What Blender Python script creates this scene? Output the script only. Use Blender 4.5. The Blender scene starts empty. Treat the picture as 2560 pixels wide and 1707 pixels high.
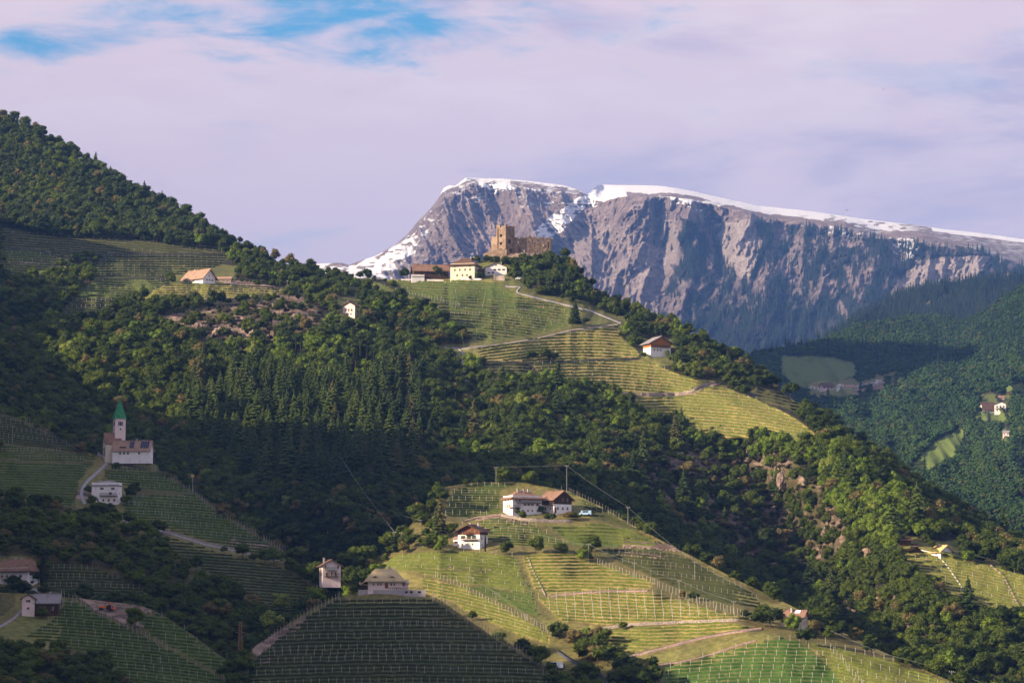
import bpy, math, random
import numpy as np
from mathutils import Vector, Matrix
random.seed(7); np.random.seed(7)
sc = bpy.context.scene; col = sc.collection
# ------------------------------------------------------------------ camera, sky, sun, exposure
cam_d = bpy.data.cameras.new('camera'); cam = bpy.data.objects.new('camera', cam_d); col.objects.link(cam)
cam_d.sensor_width = 36.0; cam_d.lens = 36.0 * 7259.0 / 2560.0; cam_d.clip_start = 1.0; cam_d.clip_end = 60000.0
cam.location = (0, 0, 0); cam.rotation_euler = (math.radians(90 + 6.0), 0, 0); sc.camera = cam
SUN_AZ, SUN_EL = math.radians(70), math.radians(20)      # azimuth counted from behind the camera towards the left
SUN = Vector((-math.sin(SUN_AZ) * math.cos(SUN_EL), -math.cos(SUN_AZ) * math.cos(SUN_EL), math.sin(SUN_EL)))
sd = bpy.data.lights.new('sun', 'SUN'); sd.energy = 5.0; sd.angle = math.radians(.5); sd.color = (1.0, .80, .56)
so = bpy.data.objects.new('sun', sd); col.objects.link(so); so.rotation_euler = SUN.to_track_quat('Z', 'Y').to_euler(); so.location = (-300, -200, 900)
sc.view_settings.view_transform = 'Standard'; sc.view_settings.look = 'None'; sc.view_settings.exposure = 1.2; sc.view_settings.gamma = 1.0; sc.view_settings.use_curve_mapping = False
sc.cycles.use_denoising = True; sc.cycles.max_bounces = 5; sc.cycles.diffuse_bounces = 2; sc.cycles.glossy_bounces = 1; sc.cycles.transmission_bounces = 2; sc.cycles.volume_bounces = 0; sc.cycles.transparent_max_bounces = 4
sc.cycles.use_adaptive_sampling = True; sc.cycles.adaptive_threshold = .02
class NT:
    """small node-tree writer"""
    def __init__(s, t): s.t = t; s.n = t.nodes; s.l = t.links
    def add(s, typ, **k):
        n = s.n.new(typ)
        for a, v in k.items(): setattr(n, a, v)
        return n
    def put(s, sock, v):
        if isinstance(v, bpy.types.NodeSocket): s.l.new(v, sock)
        elif v is not None: sock.default_value = v if not (isinstance(v, (tuple, list)) and len(v) == 3 and sock.type == 'RGBA') else (*v, 1)
    def math(s, op, a, b=None, c=None, clamp=False):
        n = s.add('ShaderNodeMath', operation=op, use_clamp=clamp)
        for i, v in enumerate((a, b, c)): s.put(n.inputs[i], v)
        return n.outputs[0]
    def vmath(s, op, a, b=None):
        n = s.add('ShaderNodeVectorMath', operation=op); s.put(n.inputs[0], a); s.put(n.inputs[1], b); return n.outputs[0]
    def mix(s, f, a, b, mode='MIX'):
        n = s.add('ShaderNodeMix', data_type='RGBA', blend_type=mode, clamp_factor=True)
        s.put(n.inputs[0], f); s.put(n.inputs[6], a); s.put(n.inputs[7], b); return n.outputs[2]
    def ramp(s, v, lo, hi, smooth=True):
        n = s.add('ShaderNodeMapRange', interpolation_type='SMOOTHSTEP' if smooth else 'LINEAR', clamp=True)
        s.put(n.inputs['Value'], v); s.put(n.inputs['From Min'], lo); s.put(n.inputs['From Max'], hi); return n.outputs[0]
    def noise(s, vec, scale, detail=3, rough=.55, dist=0):
        n = s.add('ShaderNodeTexNoise'); s.put(n.inputs['Vector'], vec); s.put(n.inputs['Scale'], scale); s.put(n.inputs['Detail'], detail); s.put(n.inputs['Roughness'], rough); s.put(n.inputs['Distortion'], dist); return n.outputs['Fac']
    def mapping(s, vec, scale=(1, 1, 1), loc=(0, 0, 0), rot=(0, 0, 0)):
        n = s.add('ShaderNodeMapping'); s.put(n.inputs[0], vec); n.inputs['Scale'].default_value = scale; n.inputs['Location'].default_value = loc; n.inputs['Rotation'].default_value = rot; return n.outputs[0]
world = bpy.data.worlds.new('World'); sc.world = world; world.use_nodes = True
w = NT(world.node_tree); w.n.clear()
STR = .10
sky = w.add('ShaderNodeTexSky', sky_type='NISHITA', sun_disc=False); sky.sun_elevation = SUN_EL; sky.sun_rotation = math.atan2(SUN.x, SUN.y); sky.air_density = 1.0; sky.dust_density = .6; sky.ozone_density = 2.0
tc = w.add('ShaderNodeTexCoord').outputs['Generated']; sep = w.add('ShaderNodeSeparateXYZ'); w.l.new(tc, sep.inputs[0])
dx, dy, dz = sep.outputs
streak = w.mapping(tc, (5, 5, 17), rot=(0, math.radians(7), 0))
n1 = w.noise(streak, 1.3, 5, .55, .5)                                  # long soft bands of high cloud
n2 = w.noise(w.mapping(tc, (16, 16, 60), rot=(0, math.radians(9), 0)), 1.2, 5, .6, .3)
n3 = w.noise(w.mapping(tc, (3, 3, 9), (2, 5, 1)), 1.0, 2)
warm = w.ramp(w.math('ADD', w.math('MULTIPLY', n1, .8), w.math('MULTIPLY', n3, .2)), .43, .555)
def lin(r, g, b): return tuple(((c / 255 + .055) / 1.055) ** 2.4 if c > 10 else c / 255 / 12.92 for c in (r, g, b))
SKY_K = 2 ** -1.2 * 1.06
def sk(r, g, b): return tuple(c / STR * SKY_K for c in lin(r, g, b))
cloud = w.mix(warm, sk(190, 182, 209), sk(234, 213, 222))
cloud = w.mix(w.math('MULTIPLY', w.ramp(n2, .42, .70), w.ramp(dz, .13, .20)), cloud, sk(240, 222, 228))
hor = w.ramp(dz, .26, .10)
cloud = w.mix(w.math('MULTIPLY', hor, .45), cloud, sk(196, 187, 209))
# gaps of clear blue sky between the clouds
def gap(cx, cz, rx, rz, tilt):
    a = w.math('DIVIDE', w.math('SUBTRACT', dx, cx), rx)
    b = w.math('DIVIDE', w.math('SUBTRACT', dz, w.math('ADD', w.math('MULTIPLY', dx, tilt), cz)), rz)
    r = w.math('ADD', w.math('MULTIPLY', a, a), w.math('MULTIPLY', b, b))
    return w.math('SUBTRACT', 1.0, r)
wob = w.math('ADD', w.math('MULTIPLY', w.math('SUBTRACT', n2, .5), 4.4), w.math('MULTIPLY', w.math('SUBTRACT', n1, .5), 3.2))
g1 = w.ramp(w.math('ADD', gap(-.050, .2150, .076, .0135, .02), w.math('MULTIPLY', wob, 1.6)), -.5, 1.6)
g2 = w.ramp(w.math('ADD', gap(-.150, .2080, .030, .0060, .03), w.math('MULTIPLY', wob, 1.5)), -.2, 2.2)
front = w.math('GREATER_THAN', dy, 0)
high = w.math('MULTIPLY', w.ramp(dz, .23, .40), w.ramp(n3, .50, .62))
blue = w.math('MAXIMUM', w.math('MULTIPLY', w.math('MAXIMUM', g1, g2), front), high)
faint = w.math('MULTIPLY', w.ramp(w.noise(w.mapping(tc, (7, 7, 34), (1, 2, 3)), 1.1, 4, .6, .4), .58, .70), .2)
clear = w.mix(.8, sky.outputs[0], sk(60, 158, 208))
skyc = w.mix(w.math('MAXIMUM', blue, faint), cloud, clear)
bg = w.add('ShaderNodeBackground'); w.l.new(skyc, bg.inputs[0]); bg.inputs[1].default_value = STR
wo = w.add('ShaderNodeOutputWorld'); w.l.new(bg.outputs[0], wo.inputs[0])
# ------------------------------------------------------------------ materials
MAT = {}
def mat(name, build):
    if name in MAT: return MAT[name]
    m = bpy.data.materials.new(name); m.use_nodes = True; nt = NT(m.node_tree); nt.n.clear()
    b = nt.add('ShaderNodeBsdfPrincipled'); b.inputs['Roughness'].default_value = .85; b.inputs['Specular IOR Level'].default_value = .2
    o = nt.add('ShaderNodeOutputMaterial'); nt.l.new(b.outputs[0], o.inputs[0]); build(nt, b, o); MAT[name] = m; return m
def bumpn(nt, b, h, strength, dist):
    n = nt.add('ShaderNodeBump'); n.inputs['Strength'].default_value = strength; n.inputs['Distance'].default_value = dist; nt.l.new(h, n.inputs['Height']); nt.l.new(n.outputs[0], b.inputs['Normal'])
def plain(name, c, var=.25, scale=1.5, rough=.85, metal=0, bump=0):
    def f(nt, b, o):
        p = nt.add('ShaderNodeTexCoord').outputs['Object']; n = nt.noise(p, scale, 4)
        d = tuple(x * (1 - var) for x in c); l = tuple(min(1, x * (1 + var * .6)) for x in c)
        nt.put(b.inputs['Base Color'], nt.mix(nt.ramp(n, .3, .7), d, l)); b.inputs['Roughness'].default_value = rough; b.inputs['Metallic'].default_value = metal
        if bump: bumpn(nt, b, nt.noise(p, scale * 4, 4), .6, bump)
    return mat(name, f)
def plaster(name, c):
    def f(nt, b, o):
        p = nt.add('ShaderNodeTexCoord').outputs['Object']; n = nt.noise(p, .5, 5, .65)
        st = nt.noise(nt.mapping(p, (1.5, 1.5, .25)), 1.0, 4)
        cc = nt.mix(nt.ramp(n, .35, .75), c, tuple(x * .82 for x in c)); cc = nt.mix(nt.math('MULTIPLY', nt.ramp(st, .55, .8), .45), cc, (c[0] * .55, c[1] * .5, c[2] * .45))
        nt.put(b.inputs['Base Color'], cc); bumpn(nt, b, nt.noise(p, 6, 3), .3, .03)
    return mat(name, f)
def tiles(name, c1, c2):
    def f(nt, b, o):
        p = nt.add('ShaderNodeTexCoord').outputs['Object']; n = nt.noise(p, 3.0, 2, .9); m2 = nt.noise(p, .35, 3)
        cc = nt.mix(nt.ramp(n, .35, .65), c1, c2); cc = nt.mix(nt.math('MULTIPLY', nt.ramp(m2, .45, .7), .5), cc, tuple(x * .5 for x in c1))
        nt.put(b.inputs['Base Color'], cc); wv = nt.add('ShaderNodeTexWave', wave_type='BANDS', bands_direction='Z'); nt.put(wv.inputs['Vector'], p); wv.inputs['Scale'].default_value = 1.6; wv.inputs['Distortion'].default_value = .6
        bumpn(nt, b, wv.outputs['Fac'], .8, .08)
    return mat(name, f)
def wood(name, c):
    def f(nt, b, o):
        p = nt.add('ShaderNodeTexCoord').outputs['Object']; n = nt.noise(nt.mapping(p, (4, 4, .3)), 1.0, 4, .7)
        nt.put(b.inputs['Base Color'], nt.mix(nt.ramp(n, .3, .7), tuple(x * .5 for x in c), tuple(x * 1.3 for x in c))); bumpn(nt, b, n, .7, .05)
    return mat(name, f)
def foliage(name, dark, light, odd, patch=.012, trans=.25, leafy=True):
    def f(nt, b, o):
        oi = nt.add('ShaderNodeObjectInfo'); geo = nt.add('ShaderNodeNewGeometry'); r = oi.outputs['Random']
        big = nt.noise(geo.outputs['Position'], patch, 3, .6)
        t = nt.math('ADD', nt.math('MULTIPLY', r, .55), nt.math('MULTIPLY', nt.ramp(big, .35, .65), .45))
        c = nt.mix(nt.math('POWER', t, 1.35), dark, light)
        c = nt.mix(nt.math('GREATER_THAN', r, .94), c, odd)
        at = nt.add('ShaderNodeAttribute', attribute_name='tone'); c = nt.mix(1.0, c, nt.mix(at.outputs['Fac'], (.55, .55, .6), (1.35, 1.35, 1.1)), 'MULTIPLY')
        nt.put(b.inputs['Base Color'], c); b.inputs['Roughness'].default_value = .7
        tr = nt.add('ShaderNodeBsdfTranslucent'); nt.put(tr.inputs[0], nt.mix(1.0, c, (1.2, 1.3, .6), 'MULTIPLY')); ms = nt.add('ShaderNodeMixShader'); ms.inputs[0].default_value = trans
        nt.l.new(b.outputs[0], ms.inputs[1]); nt.l.new(tr.outputs[0], ms.inputs[2]); nt.l.new(ms.outputs[0], o.inputs[0])
    return mat(name, f)
M_LEAF = foliage('broad_leaves', (.026, .046, .007), (.110, .145, .014), (.16, .13, .05))
M_LEAFB = foliage('young_leaves', (.11, .17, .015), (.16, .22, .025), (.20, .24, .05))  # young foliage, also used to put sunlight into the lit woods' colour
M_NEEDLE = foliage('needles', (.028, .050, .011), (.075, .105, .020), (.09, .09, .03), trans=.1)
M_CYP = foliage('cypress_needles', (.018, .024, .010), (.035, .038, .016), (.05, .04, .02), trans=.08)
M_BRUSH = foliage('dry_brush', (.035, .036, .018), (.085, .075, .035), (.16, .11, .07), trans=.15)
M_FARN = foliage('distant_needles', (.012, .028, .016), (.030, .050, .026), (.05, .06, .03), patch=.002, trans=.05)
M_FARL = foliage('distant_leaves', (.020, .052, .014), (.055, .105, .024), (.08, .095, .03), patch=.004, trans=.1)
M_BARK = plain('bark', (.09, .065, .045), .4, 3)
M_WHITE = plaster('white_plaster', (.86, .82, .80)); M_PINK = plaster('rose_plaster', (.80, .64, .60)); M_CREAM = plaster('cream_plaster', (.74, .66, .52)); M_GREY = plaster('grey_render', (.42, .38, .38))
M_WOOD = wood('dark_timber', (.075, .042, .026)); M_WOODR = wood('red_timber', (.19, .07, .03)); M_WOODO = wood('orange_timber', (.42, .17, .04)); M_PALEW = wood('pale_timber', (.40, .33, .24)); M_GREENW = wood('green_timber', (.04, .12, .08))
M_TILE = tiles('brown_tiles', (.20, .11, .075), (.33, .20, .14)); M_TILEO = tiles('orange_tiles', (.31, .19, .135), (.46, .31, .22)); M_TILED = tiles('dark_tiles', (.10, .055, .04), (.17, .10, .07)); M_TILEG = tiles('grey_tiles', (.22, .20, .21), (.33, .30, .31))
M_THATCH = tiles('thatch', (.48, .36, .19), (.66, .52, .30)); M_GREENT = tiles('green_spire_tiles', (.035, .20, .075), (.07, .34, .13)); M_YELLOW = tiles('yellow_tiles', (.55, .38, .14), (.7, .52, .24))
M_GLASS = plain('window_glass', (.02, .022, .028), .2, 2, .15); M_SHUT = plain('green_shutter', (.02, .09, .06), .2); M_SHUTD = plain('dark_shutter', (.05, .035, .03), .2); M_SOLAR = plain('solar_glass', (.03, .04, .09), .3, 4, .2)
M_METAL = plain('grey_metal', (.35, .36, .38), .2, 3, .5, .6); M_POST = plain('weathered_shaded_post', (.34, .31, .27), .3, 2); M_PALEPOST = plain('concrete_post', (.52, .50, .45), .2, 2); M_WIRE = plain('cable_metal', (.24, .26, .24), .1, 1, .5); M_RUST = plain('rusted_steel', (.28, .16, .09), .3, 2)
M_ROAD = plain('pale_asphalt', (.30, .28, .29), .2, .8); M_ASPH = plain('asphalt', (.07, .07, .08), .3, .8); M_DIRT = plain('dirt_track', (.30, .21, .17), .35, 1.2, bump=.05); M_STONE = plain('rubble_stone', (.30, .25, .21), .5, 2.5, bump=.15)
def f_castle(nt, b, o):
    p = nt.add('ShaderNodeTexCoord').outputs['Object']; a = nt.noise(p, .28, 4, .65); c = nt.noise(p, 1.8, 4, .8); v = nt.add('ShaderNodeTexVoronoi'); nt.put(v.inputs['Vector'], nt.mapping(p, (1, 1, 1.8))); v.inputs['Scale'].default_value = 1.6
    cc = nt.mix(nt.ramp(a, .35, .65), (.24, .165, .12), (.39, .29, .205)); cc = nt.mix(nt.math('MULTIPLY', nt.ramp(c, .5, .75), .8), cc, (.15, .10, .065))
    nt.put(b.inputs['Base Color'], cc); bumpn(nt, b, nt.math('ADD', v.outputs['Distance'], c), .9, .35)
M_CASTLE = mat('ruin_masonry', f_castle)
def f_ground(nt, b, o):
    geo = nt.add('ShaderNodeNewGeometry'); p = geo.outputs['Position']; a = nt.add('ShaderNodeAttribute', attribute_name='cover'); s = nt.add('ShaderNodeSeparateColor'); nt.l.new(a.outputs['Color'], s.inputs[0])
    n = nt.noise(p, .55, 6, .75); n2 = nt.noise(p, .035, 4, .6); n3 = nt.noise(nt.mapping(p, (.12, .12, .5)), 1, 5, .7, .5)
    floor = nt.mix(nt.ramp(n, .35, .7), (.016, .018, .009), (.042, .036, .02))
    grass = nt.mix(nt.ramp(n, .3, .7), (.055, .090, .018), (.14, .175, .042)); straw = nt.mix(nt.ramp(n, .3, .7), (.25, .18, .06), (.46, .34, .13)); dg = nt.math('ADD', s.outputs[2], nt.math('MULTIPLY', nt.math('SUBTRACT', n2, .5), 1.0), clamp=True)
    field = nt.mix(dg, grass, straw)
    rock = nt.mix(nt.ramp(n3, .38, .62), (.11, .075, .058), (.36, .26, .20)); rock = nt.mix(nt.ramp(n2, .5, .62), rock, (.10, .085, .04))
    c = nt.mix(s.outputs[0], floor, field); c = nt.mix(s.outputs[1], c, rock); nt.put(b.inputs['Base Color'], c); b.inputs['Roughness'].default_value = .95
    bumpn(nt, b, nt.math('ADD', nt.math('MULTIPLY', n, .8), nt.math('MULTIPLY', nt.math('MULTIPLY', n3, s.outputs[1]), 3.0)), .8, .9)
M_GROUND = mat('hillside_ground', f_ground)
def f_mtn(nt, b, o):
    geo = nt.add('ShaderNodeNewGeometry'); p = geo.outputs['Position']; a = nt.add('ShaderNodeAttribute', attribute_name='cover'); s = nt.add('ShaderNodeSeparateColor'); nt.l.new(a.outputs['Color'], s.inputs[0])
    nf = nt.noise(nt.mapping(p, (1, 1, .45)), .026, 7, .75, .3); nb = nt.noise(p, .0022, 4, .6); nl = nt.noise(nt.mapping(p, (.2, .2, 1.6)), .012, 4, .6)
    rock = nt.mix(nt.ramp(nf, .32, .68), (.22, .165, .155), (.68, .53, .49)); rock = nt.mix(nt.math('MULTIPLY', nt.ramp(nb, .42, .65), .35), rock, (.26, .17, .15)); rock = nt.mix(nt.math('MULTIPLY', nt.ramp(nl, .5, .72), .35), rock, (.12, .095, .09))
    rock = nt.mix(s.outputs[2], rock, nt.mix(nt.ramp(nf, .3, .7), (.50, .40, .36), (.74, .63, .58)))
    nrm = nt.add('ShaderNodeSeparateXYZ'); nt.l.new(geo.outputs['Normal'], nrm.inputs[0])
    wood_ = nt.mix(nt.ramp(nf, .35, .65), (.016, .024, .015), (.05, .052, .03)); c = nt.mix(s.outputs[1], rock, wood_)
    sn = nt.ramp(nt.math('ADD', s.outputs[0], nt.math('ADD', nt.math('MULTIPLY', nt.math('SUBTRACT', nf, .5), 1.1), nt.math('MULTIPLY', nt.math('SUBTRACT', nrm.outputs[2], .55), .55))), .42, .56)
    sn = nt.math('MULTIPLY', sn, nt.ramp(s.outputs[0], .02, .14)); c = nt.mix(sn, c, (.86, .85, .86)); nt.put(b.inputs['Base Color'], c); b.inputs['Roughness'].default_value = .9
    bumpn(nt, b, nt.math('MULTIPLY', nt.noise(nt.mapping(p, (1, 1, .5)), .018, 8, .78, .4), nt.math('SUBTRACT', 1.0, nt.math('MULTIPLY', sn, .8))), 1.0, 110)
M_MTN = mat('limestone_and_snow', f_mtn)
def vine(name, c1, c2):
    def f(nt, b, o):
        geo = nt.add('ShaderNodeNewGeometry'); n = nt.noise(geo.outputs['Position'], 1.1, 4, .8); n2 = nt.noise(geo.outputs['Position'], .06, 3)
        c = nt.mix(nt.ramp(n, .3, .7), c1, c2); c = nt.mix(nt.math('MULTIPLY', nt.ramp(n2, .4, .65), .35), c, tuple(x * .7 for x in c1)); nt.put(b.inputs['Base Color'], c)
        tr = nt.add('ShaderNodeBsdfTranslucent'); nt.put(tr.inputs[0], c); ms = nt.add('ShaderNodeMixShader'); ms.inputs[0].default_value = .25
        nt.l.new(b.outputs[0], ms.inputs[1]); nt.l.new(tr.outputs[0], ms.inputs[2]); nt.l.new(ms.outputs[0], o.inputs[0])
    return mat(name, f)
V_YEL = vine('vine_yellow_green', (.07, .105, .016), (.19, .22, .035)); V_GRN = vine('vine_green', (.04, .075, .016), (.10, .15, .03)); V_SHADE = vine('vine_shaded_green', (.032, .042, .013), (.068, .076, .026)); V_LEAF = vine('vine_fresh_green', (.04, .10, .02), (.09, .19, .035))  # deep green vines have the shade of their plots put into the colour
HAZE = 3.4e-5
#CORE_BEGIN  terrain described by sight lines: every hillside has its own distances in metres
F = 7259.0; PITCH = math.radians(6.0); CP, SP = math.cos(PITCH), math.sin(PITCH)
def unproj(px, py, d):
    """bearing (px,py) and distance d along +Y (metres) -> world point"""
    x = (px - 1280.0) / F; u = (853.5 - py) / F
    wy = CP - u * SP; wz = SP + u * CP
    return x / wy * d, d + 0 * px, wz / wy * d
def proj(X, Y, Z):
    dep = Y * CP + Z * SP; u = (Z * CP - Y * SP) / dep
    return 1280.0 + X / dep * F, 853.5 - u * F
def mpx(d): return d / F
def _hash(ix, iy, s):
    h = (ix.astype(np.int64) * 374761393 + iy.astype(np.int64) * 668265263 + s * 974634777) & 0x7fffffff
    h = ((h ^ (h >> 13)) * 1274126177) & 0x7fffffff
    return ((h ^ (h >> 16)) & 0xffff) / 65535.0
def vnoise(x, y, s=0):
    x = np.asarray(x, float); y = np.asarray(y, float)
    ix = np.floor(x); iy = np.floor(y); fx = x - ix; fy = y - iy
    fx = fx * fx * (3 - 2 * fx); fy = fy * fy * (3 - 2 * fy)
    a = _hash(ix, iy, s); b = _hash(ix + 1, iy, s); c = _hash(ix, iy + 1, s); d = _hash(ix + 1, iy + 1, s)
    return (a * (1 - fx) + b * fx) * (1 - fy) + (c * (1 - fx) + d * fx) * fy
def fbm(x, y, s=0, o=4, g=.5):
    t = 0; a = 1; n = 0
    for i in range(o):
        t = t + a * vnoise(x * 2 ** i + 17.3 * i, y * 2 ** i + 5.1 * i, s + i); n += a; a *= g
    return t / n
def ridged(x, y, s=0, o=4, g=.5):
    t = 0; a = 1; n = 0
    for i in range(o):
        v = 1 - np.abs(2 * vnoise(x * 2 ** i + 11.7 * i, y * 2 ** i + 3.3 * i, s + i) - 1)
        t = t + a * v * v; n += a; a *= g
    return t / n
def inpoly(poly, x, y):
    x = np.asarray(x, float); y = np.asarray(y, float); r = np.zeros(x.shape, bool)
    n = len(poly)
    for i in range(n):
        x1, y1 = poly[i]; x2, y2 = poly[(i + 1) % n]
        if y1 == y2: continue
        c = ((y1 > y) != (y2 > y)) & (x < (x2 - x1) * (y - y1) / (y2 - y1) + x1)
        r ^= c
    return r
def gauss(a, n, ax):
    for _ in range(n):
        p = np.pad(a, [(1, 1) if i == ax else (0, 0) for i in range(a.ndim)], mode='edge')
        sl = lambda k: tuple(slice(k, k + a.shape[i]) if i == ax else slice(None) for i in range(a.ndim))
        a = (p[sl(0)] + 2 * p[sl(1)] + p[sl(2)]) / 4
    return a
class Hill:
    def __init__(s, name, x0, x1, step, lines, smooth=30, noise=None, rstep=None):
        s.name = name; s.xs = np.arange(x0, x1 + step, step, dtype=float); s.step = step; s.x0 = x0
        nx = len(s.xs); L = []
        for ln in lines:
            a = np.array(ln, float)
            L.append((np.interp(s.xs, a[:, 0], a[:, 1]), np.interp(s.xs, a[:, 0], a[:, 2])))
        k = max(1, int(12 / step))
        PY = [gauss(p, k if i < len(L) - 1 else max(1, k // 3), 0) for i, (p, _) in enumerate(L)]; D = [gauss(d, k * 3, 0) for _, d in L]
        for i in range(len(PY) - 2, -1, -1): PY[i] = np.maximum(PY[i], PY[i + 1] + 3)
        PY = np.array(PY); D = np.array(D)
        s.base = PY[0]; s.crest = PY[-1]
        nr = int((s.base - s.crest).max() / (rstep or step)) + 1; s.nr = nr
        v = np.linspace(0, 1, nr)
        s.py = s.base[:, None] + (s.crest - s.base)[:, None] * v[None]
        s.d = np.empty((nx, nr))
        for i in range(nx): s.d[i] = np.interp(-s.py[i], -PY[:, i], D[:, i])
        sm = int(smooth / step)
        s.d = gauss(gauss(s.d, sm, 1), sm, 0)
        if noise is not None: s.d = s.d + noise(s.xs[:, None] + 0 * s.py, s.py)
    def crest_at(s, px):
        r = np.interp(px, s.xs, s.crest); return np.where((px < s.xs[0]) | (px > s.xs[-1]), 1e5, r)
    def depth(s, px, py):
        px = np.asarray(px, float); py = np.asarray(py, float)
        fx = np.clip((px - s.x0) / s.step, 0, len(s.xs) - 1.001); i = fx.astype(int); fx = fx - i
        out = 0
        for k, w in ((0, 1 - fx), (1, fx)):
            b = s.base[i + k]; c = s.crest[i + k]
            fv = np.clip((py - b) / (c - b) * (s.nr - 1), 0, s.nr - 1.001); j = fv.astype(int); fv = fv - j
            out = out + w * (s.d[i + k, j] * (1 - fv) + s.d[i + k, j + 1] * fv)
        return out
    def at(s, px, py, lift=0.0):
        d = s.depth(px, py); x, y, z = unproj(np.asarray(px, float), np.asarray(py, float), d)
        return x, y, z + lift
def bump(px, py, cx, cy, rx, ry, amp): return amp * np.exp(-((px - cx) / rx) ** 2 - ((py - cy) / ry) ** 2)
def line_bump(px, py, pts, w, amp):
    a = np.array(pts, float); cx = np.interp(py, a[:, 1], a[:, 0]); 
    e = 1 / (1 + np.exp(-(py - a[0, 1]) / 25)) / (1 + np.exp((py - a[-1, 1]) / 25))
    return amp * e * np.exp(-((px - cx) / w) ** 2)
def n_main(px, py):
    r = (fbm(px / 170, py / 130, 3, 4) - .5) * 46
    r = r + line_bump(px, py, [(1120, 850), (1170, 950), (1200, 1060), (1190, 1200)], 70, 26)
    r = r + line_bump(px, py, [(700, 800), (800, 950), (900, 1100), (930, 1250)], 150, -26)
    r = r + line_bump(px, py, [(1750, 1080), (1950, 1250), (2080, 1450), (2200, 1600)], 90, 30)
    r = r + line_bump(px, py, [(2080, 1080), (2250, 1280), (2300, 1400), (2330, 1500)], 110, -26)
    r = r + bump(px, py, 620, 800, 200, 70, -14)
    r = r + (ridged(px / 55, py / 50, 8, 3) - .4) * -9
    fade = np.clip((py - 640) / 60, 0, 1) * np.where(px < 1000, 1, 1)
    # the terraces with vines are smooth
    sm = 1 - .75 * ((inpoly(BIGV1, px, py)) | inpoly(BIGV2, px, py) | inpoly(BIGV3, px, py) | inpoly(BIGV8, px, py))
    return r * fade * gauss(gauss(sm.astype(float), 6, 0), 6, 1)
BIGV1 = [(839, 689), (987, 692), (1124, 698), (1231, 703), (1283, 737), (1409, 761), (1468, 777), (1431, 792), (1427, 818), (1387, 829), (1313, 844), (1198, 861), (1124, 800), (1094, 770), (1009, 740), (946, 726)]
BIGV2 = [(1191, 870), (1316, 848), (1453, 825), (1546, 814), (1553, 840), (1594, 877), (1637, 910), (1747, 953), (1722, 983), (1615, 985), (1552, 982), (1513, 971), (1422, 966), (1357, 949), (1213, 953), (1195, 900)]
BIGV3 = [(1578, 990), (1690, 995), (1734, 988), (1756, 970), (1820, 971), (1907, 1005), (1994, 1049), (2060, 1101), (1994, 1103), (1907, 1094), (1777, 1100), (1734, 1087), (1703, 1052), (1599, 1034)]
BIGV8 = [(2245, 1375), (2296, 1371), (2390, 1394), (2474, 1413), (2560, 1439), (2650, 1470), (2650, 1562), (2507, 1541), (2410, 1536), (2345, 1481), (2306, 1452), (2254, 1420)]
def n_c(px, py): return (fbm(px / 150, py / 90, 21, 3) - .5) * 14
def n_l(px, py): return (fbm(px / 140, py / 90, 31, 3) - .5) * 16
def n_k(px, py): return (fbm(px / 140, py / 90, 41, 3) - .5) * 5 + bump(px, py, 980, 1600, 170, 140, -12)
def n_far(px, py): return ((fbm(px / 110, py / 90, 51, 4) - .5) * 260 + (ridged((px - py * .6) / 60, py / 160, 57, 3) - .4) * -120) * (1 - .85 * np.exp(-((px - 2345) / 110) ** 2 - ((py - 1120) / 80) ** 2))
def n_far2(px, py): return (fbm(px / 90, py / 90, 61, 4) - .5) * 260 + (ridged((px + py * .5) / 50, py / 120, 67, 3) - .4) * -120
def rim_y(px): return np.interp(px, [780, 1130, 1180, 1270, 1300, 1470, 1500, 1560, 1688, 1751, 1858, 1943, 2113, 2198, 2304, 2453, 2560, 2700], [690, 470, 450, 456, 454, 479, 500, 487, 488, 501, 524, 546, 563, 592, 592, 626, 665, 715])
def n_mtn(px, py):
    below = py - rim_y(px)
    a = np.clip((below + 2) / 16, 0, 1)
    wx = (fbm(px / 90, py / 90, 75, 3) - .5) * 60
    sh = px + np.where(px > 1480, .25, -.42) * (py - 480)       # the gullies fan out downwards
    big = (ridged((sh + wx) / 150, py / 420, 71, 3, .55) - .45) * -360
    mid = (ridged((sh + wx * .6) / 46, py / 120, 81, 4, .6) - .45) * -215
    fine = (ridged((sh + wx * .4) / 15, py / 30, 91, 4, .65) - .45) * -95 + (ridged(px / 22 + py / 40, py / 14, 97, 3, .6) - .4) * -45
    plate = (fbm(px / 60, py / 12, 95, 3) - .5) * 200
    big = big + line_bump(px, py, [(1500, 480), (1475, 560), (1395, 650), (1330, 760)], 38, 180)
    big = big + line_bump(px, py, [(1600, 500), (1585, 600), (1600, 700)], 42, -200)
    big = big + line_bump(px, py, [(1655, 500), (1650, 620), (1660, 760)], 30, 200)
    big = big + line_bump(px, py, [(1710, 500), (1735, 620), (1690, 760)], 38, -170)
    big = big + line_bump(px, py, [(1765, 520), (1790, 620), (1850, 760)], 24, 130)
    big = big + line_bump(px, py, [(1860, 540), (1880, 640), (1920, 760)], 60, -160)
    big = big + line_bump(px, py, [(2235, 590), (2240, 640), (2260, 700)], 22, 300)
    big = big + line_bump(px, py, [(1215, 460), (1250, 520), (1290, 600)], 30, 240)
    big = big + line_bump(px, py, [(1290, 460), (1330, 560), (1340, 660)], 30, -200)
    edge = np.clip((px - 900) / 150, .15, 1)
    return (big + mid + fine) * .52 * a * edge + plate * (1 - a) * .2 * edge + (1500 - px) * 1.0 * np.clip((px - 900) / 300, 0, 1)
H = {}
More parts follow.
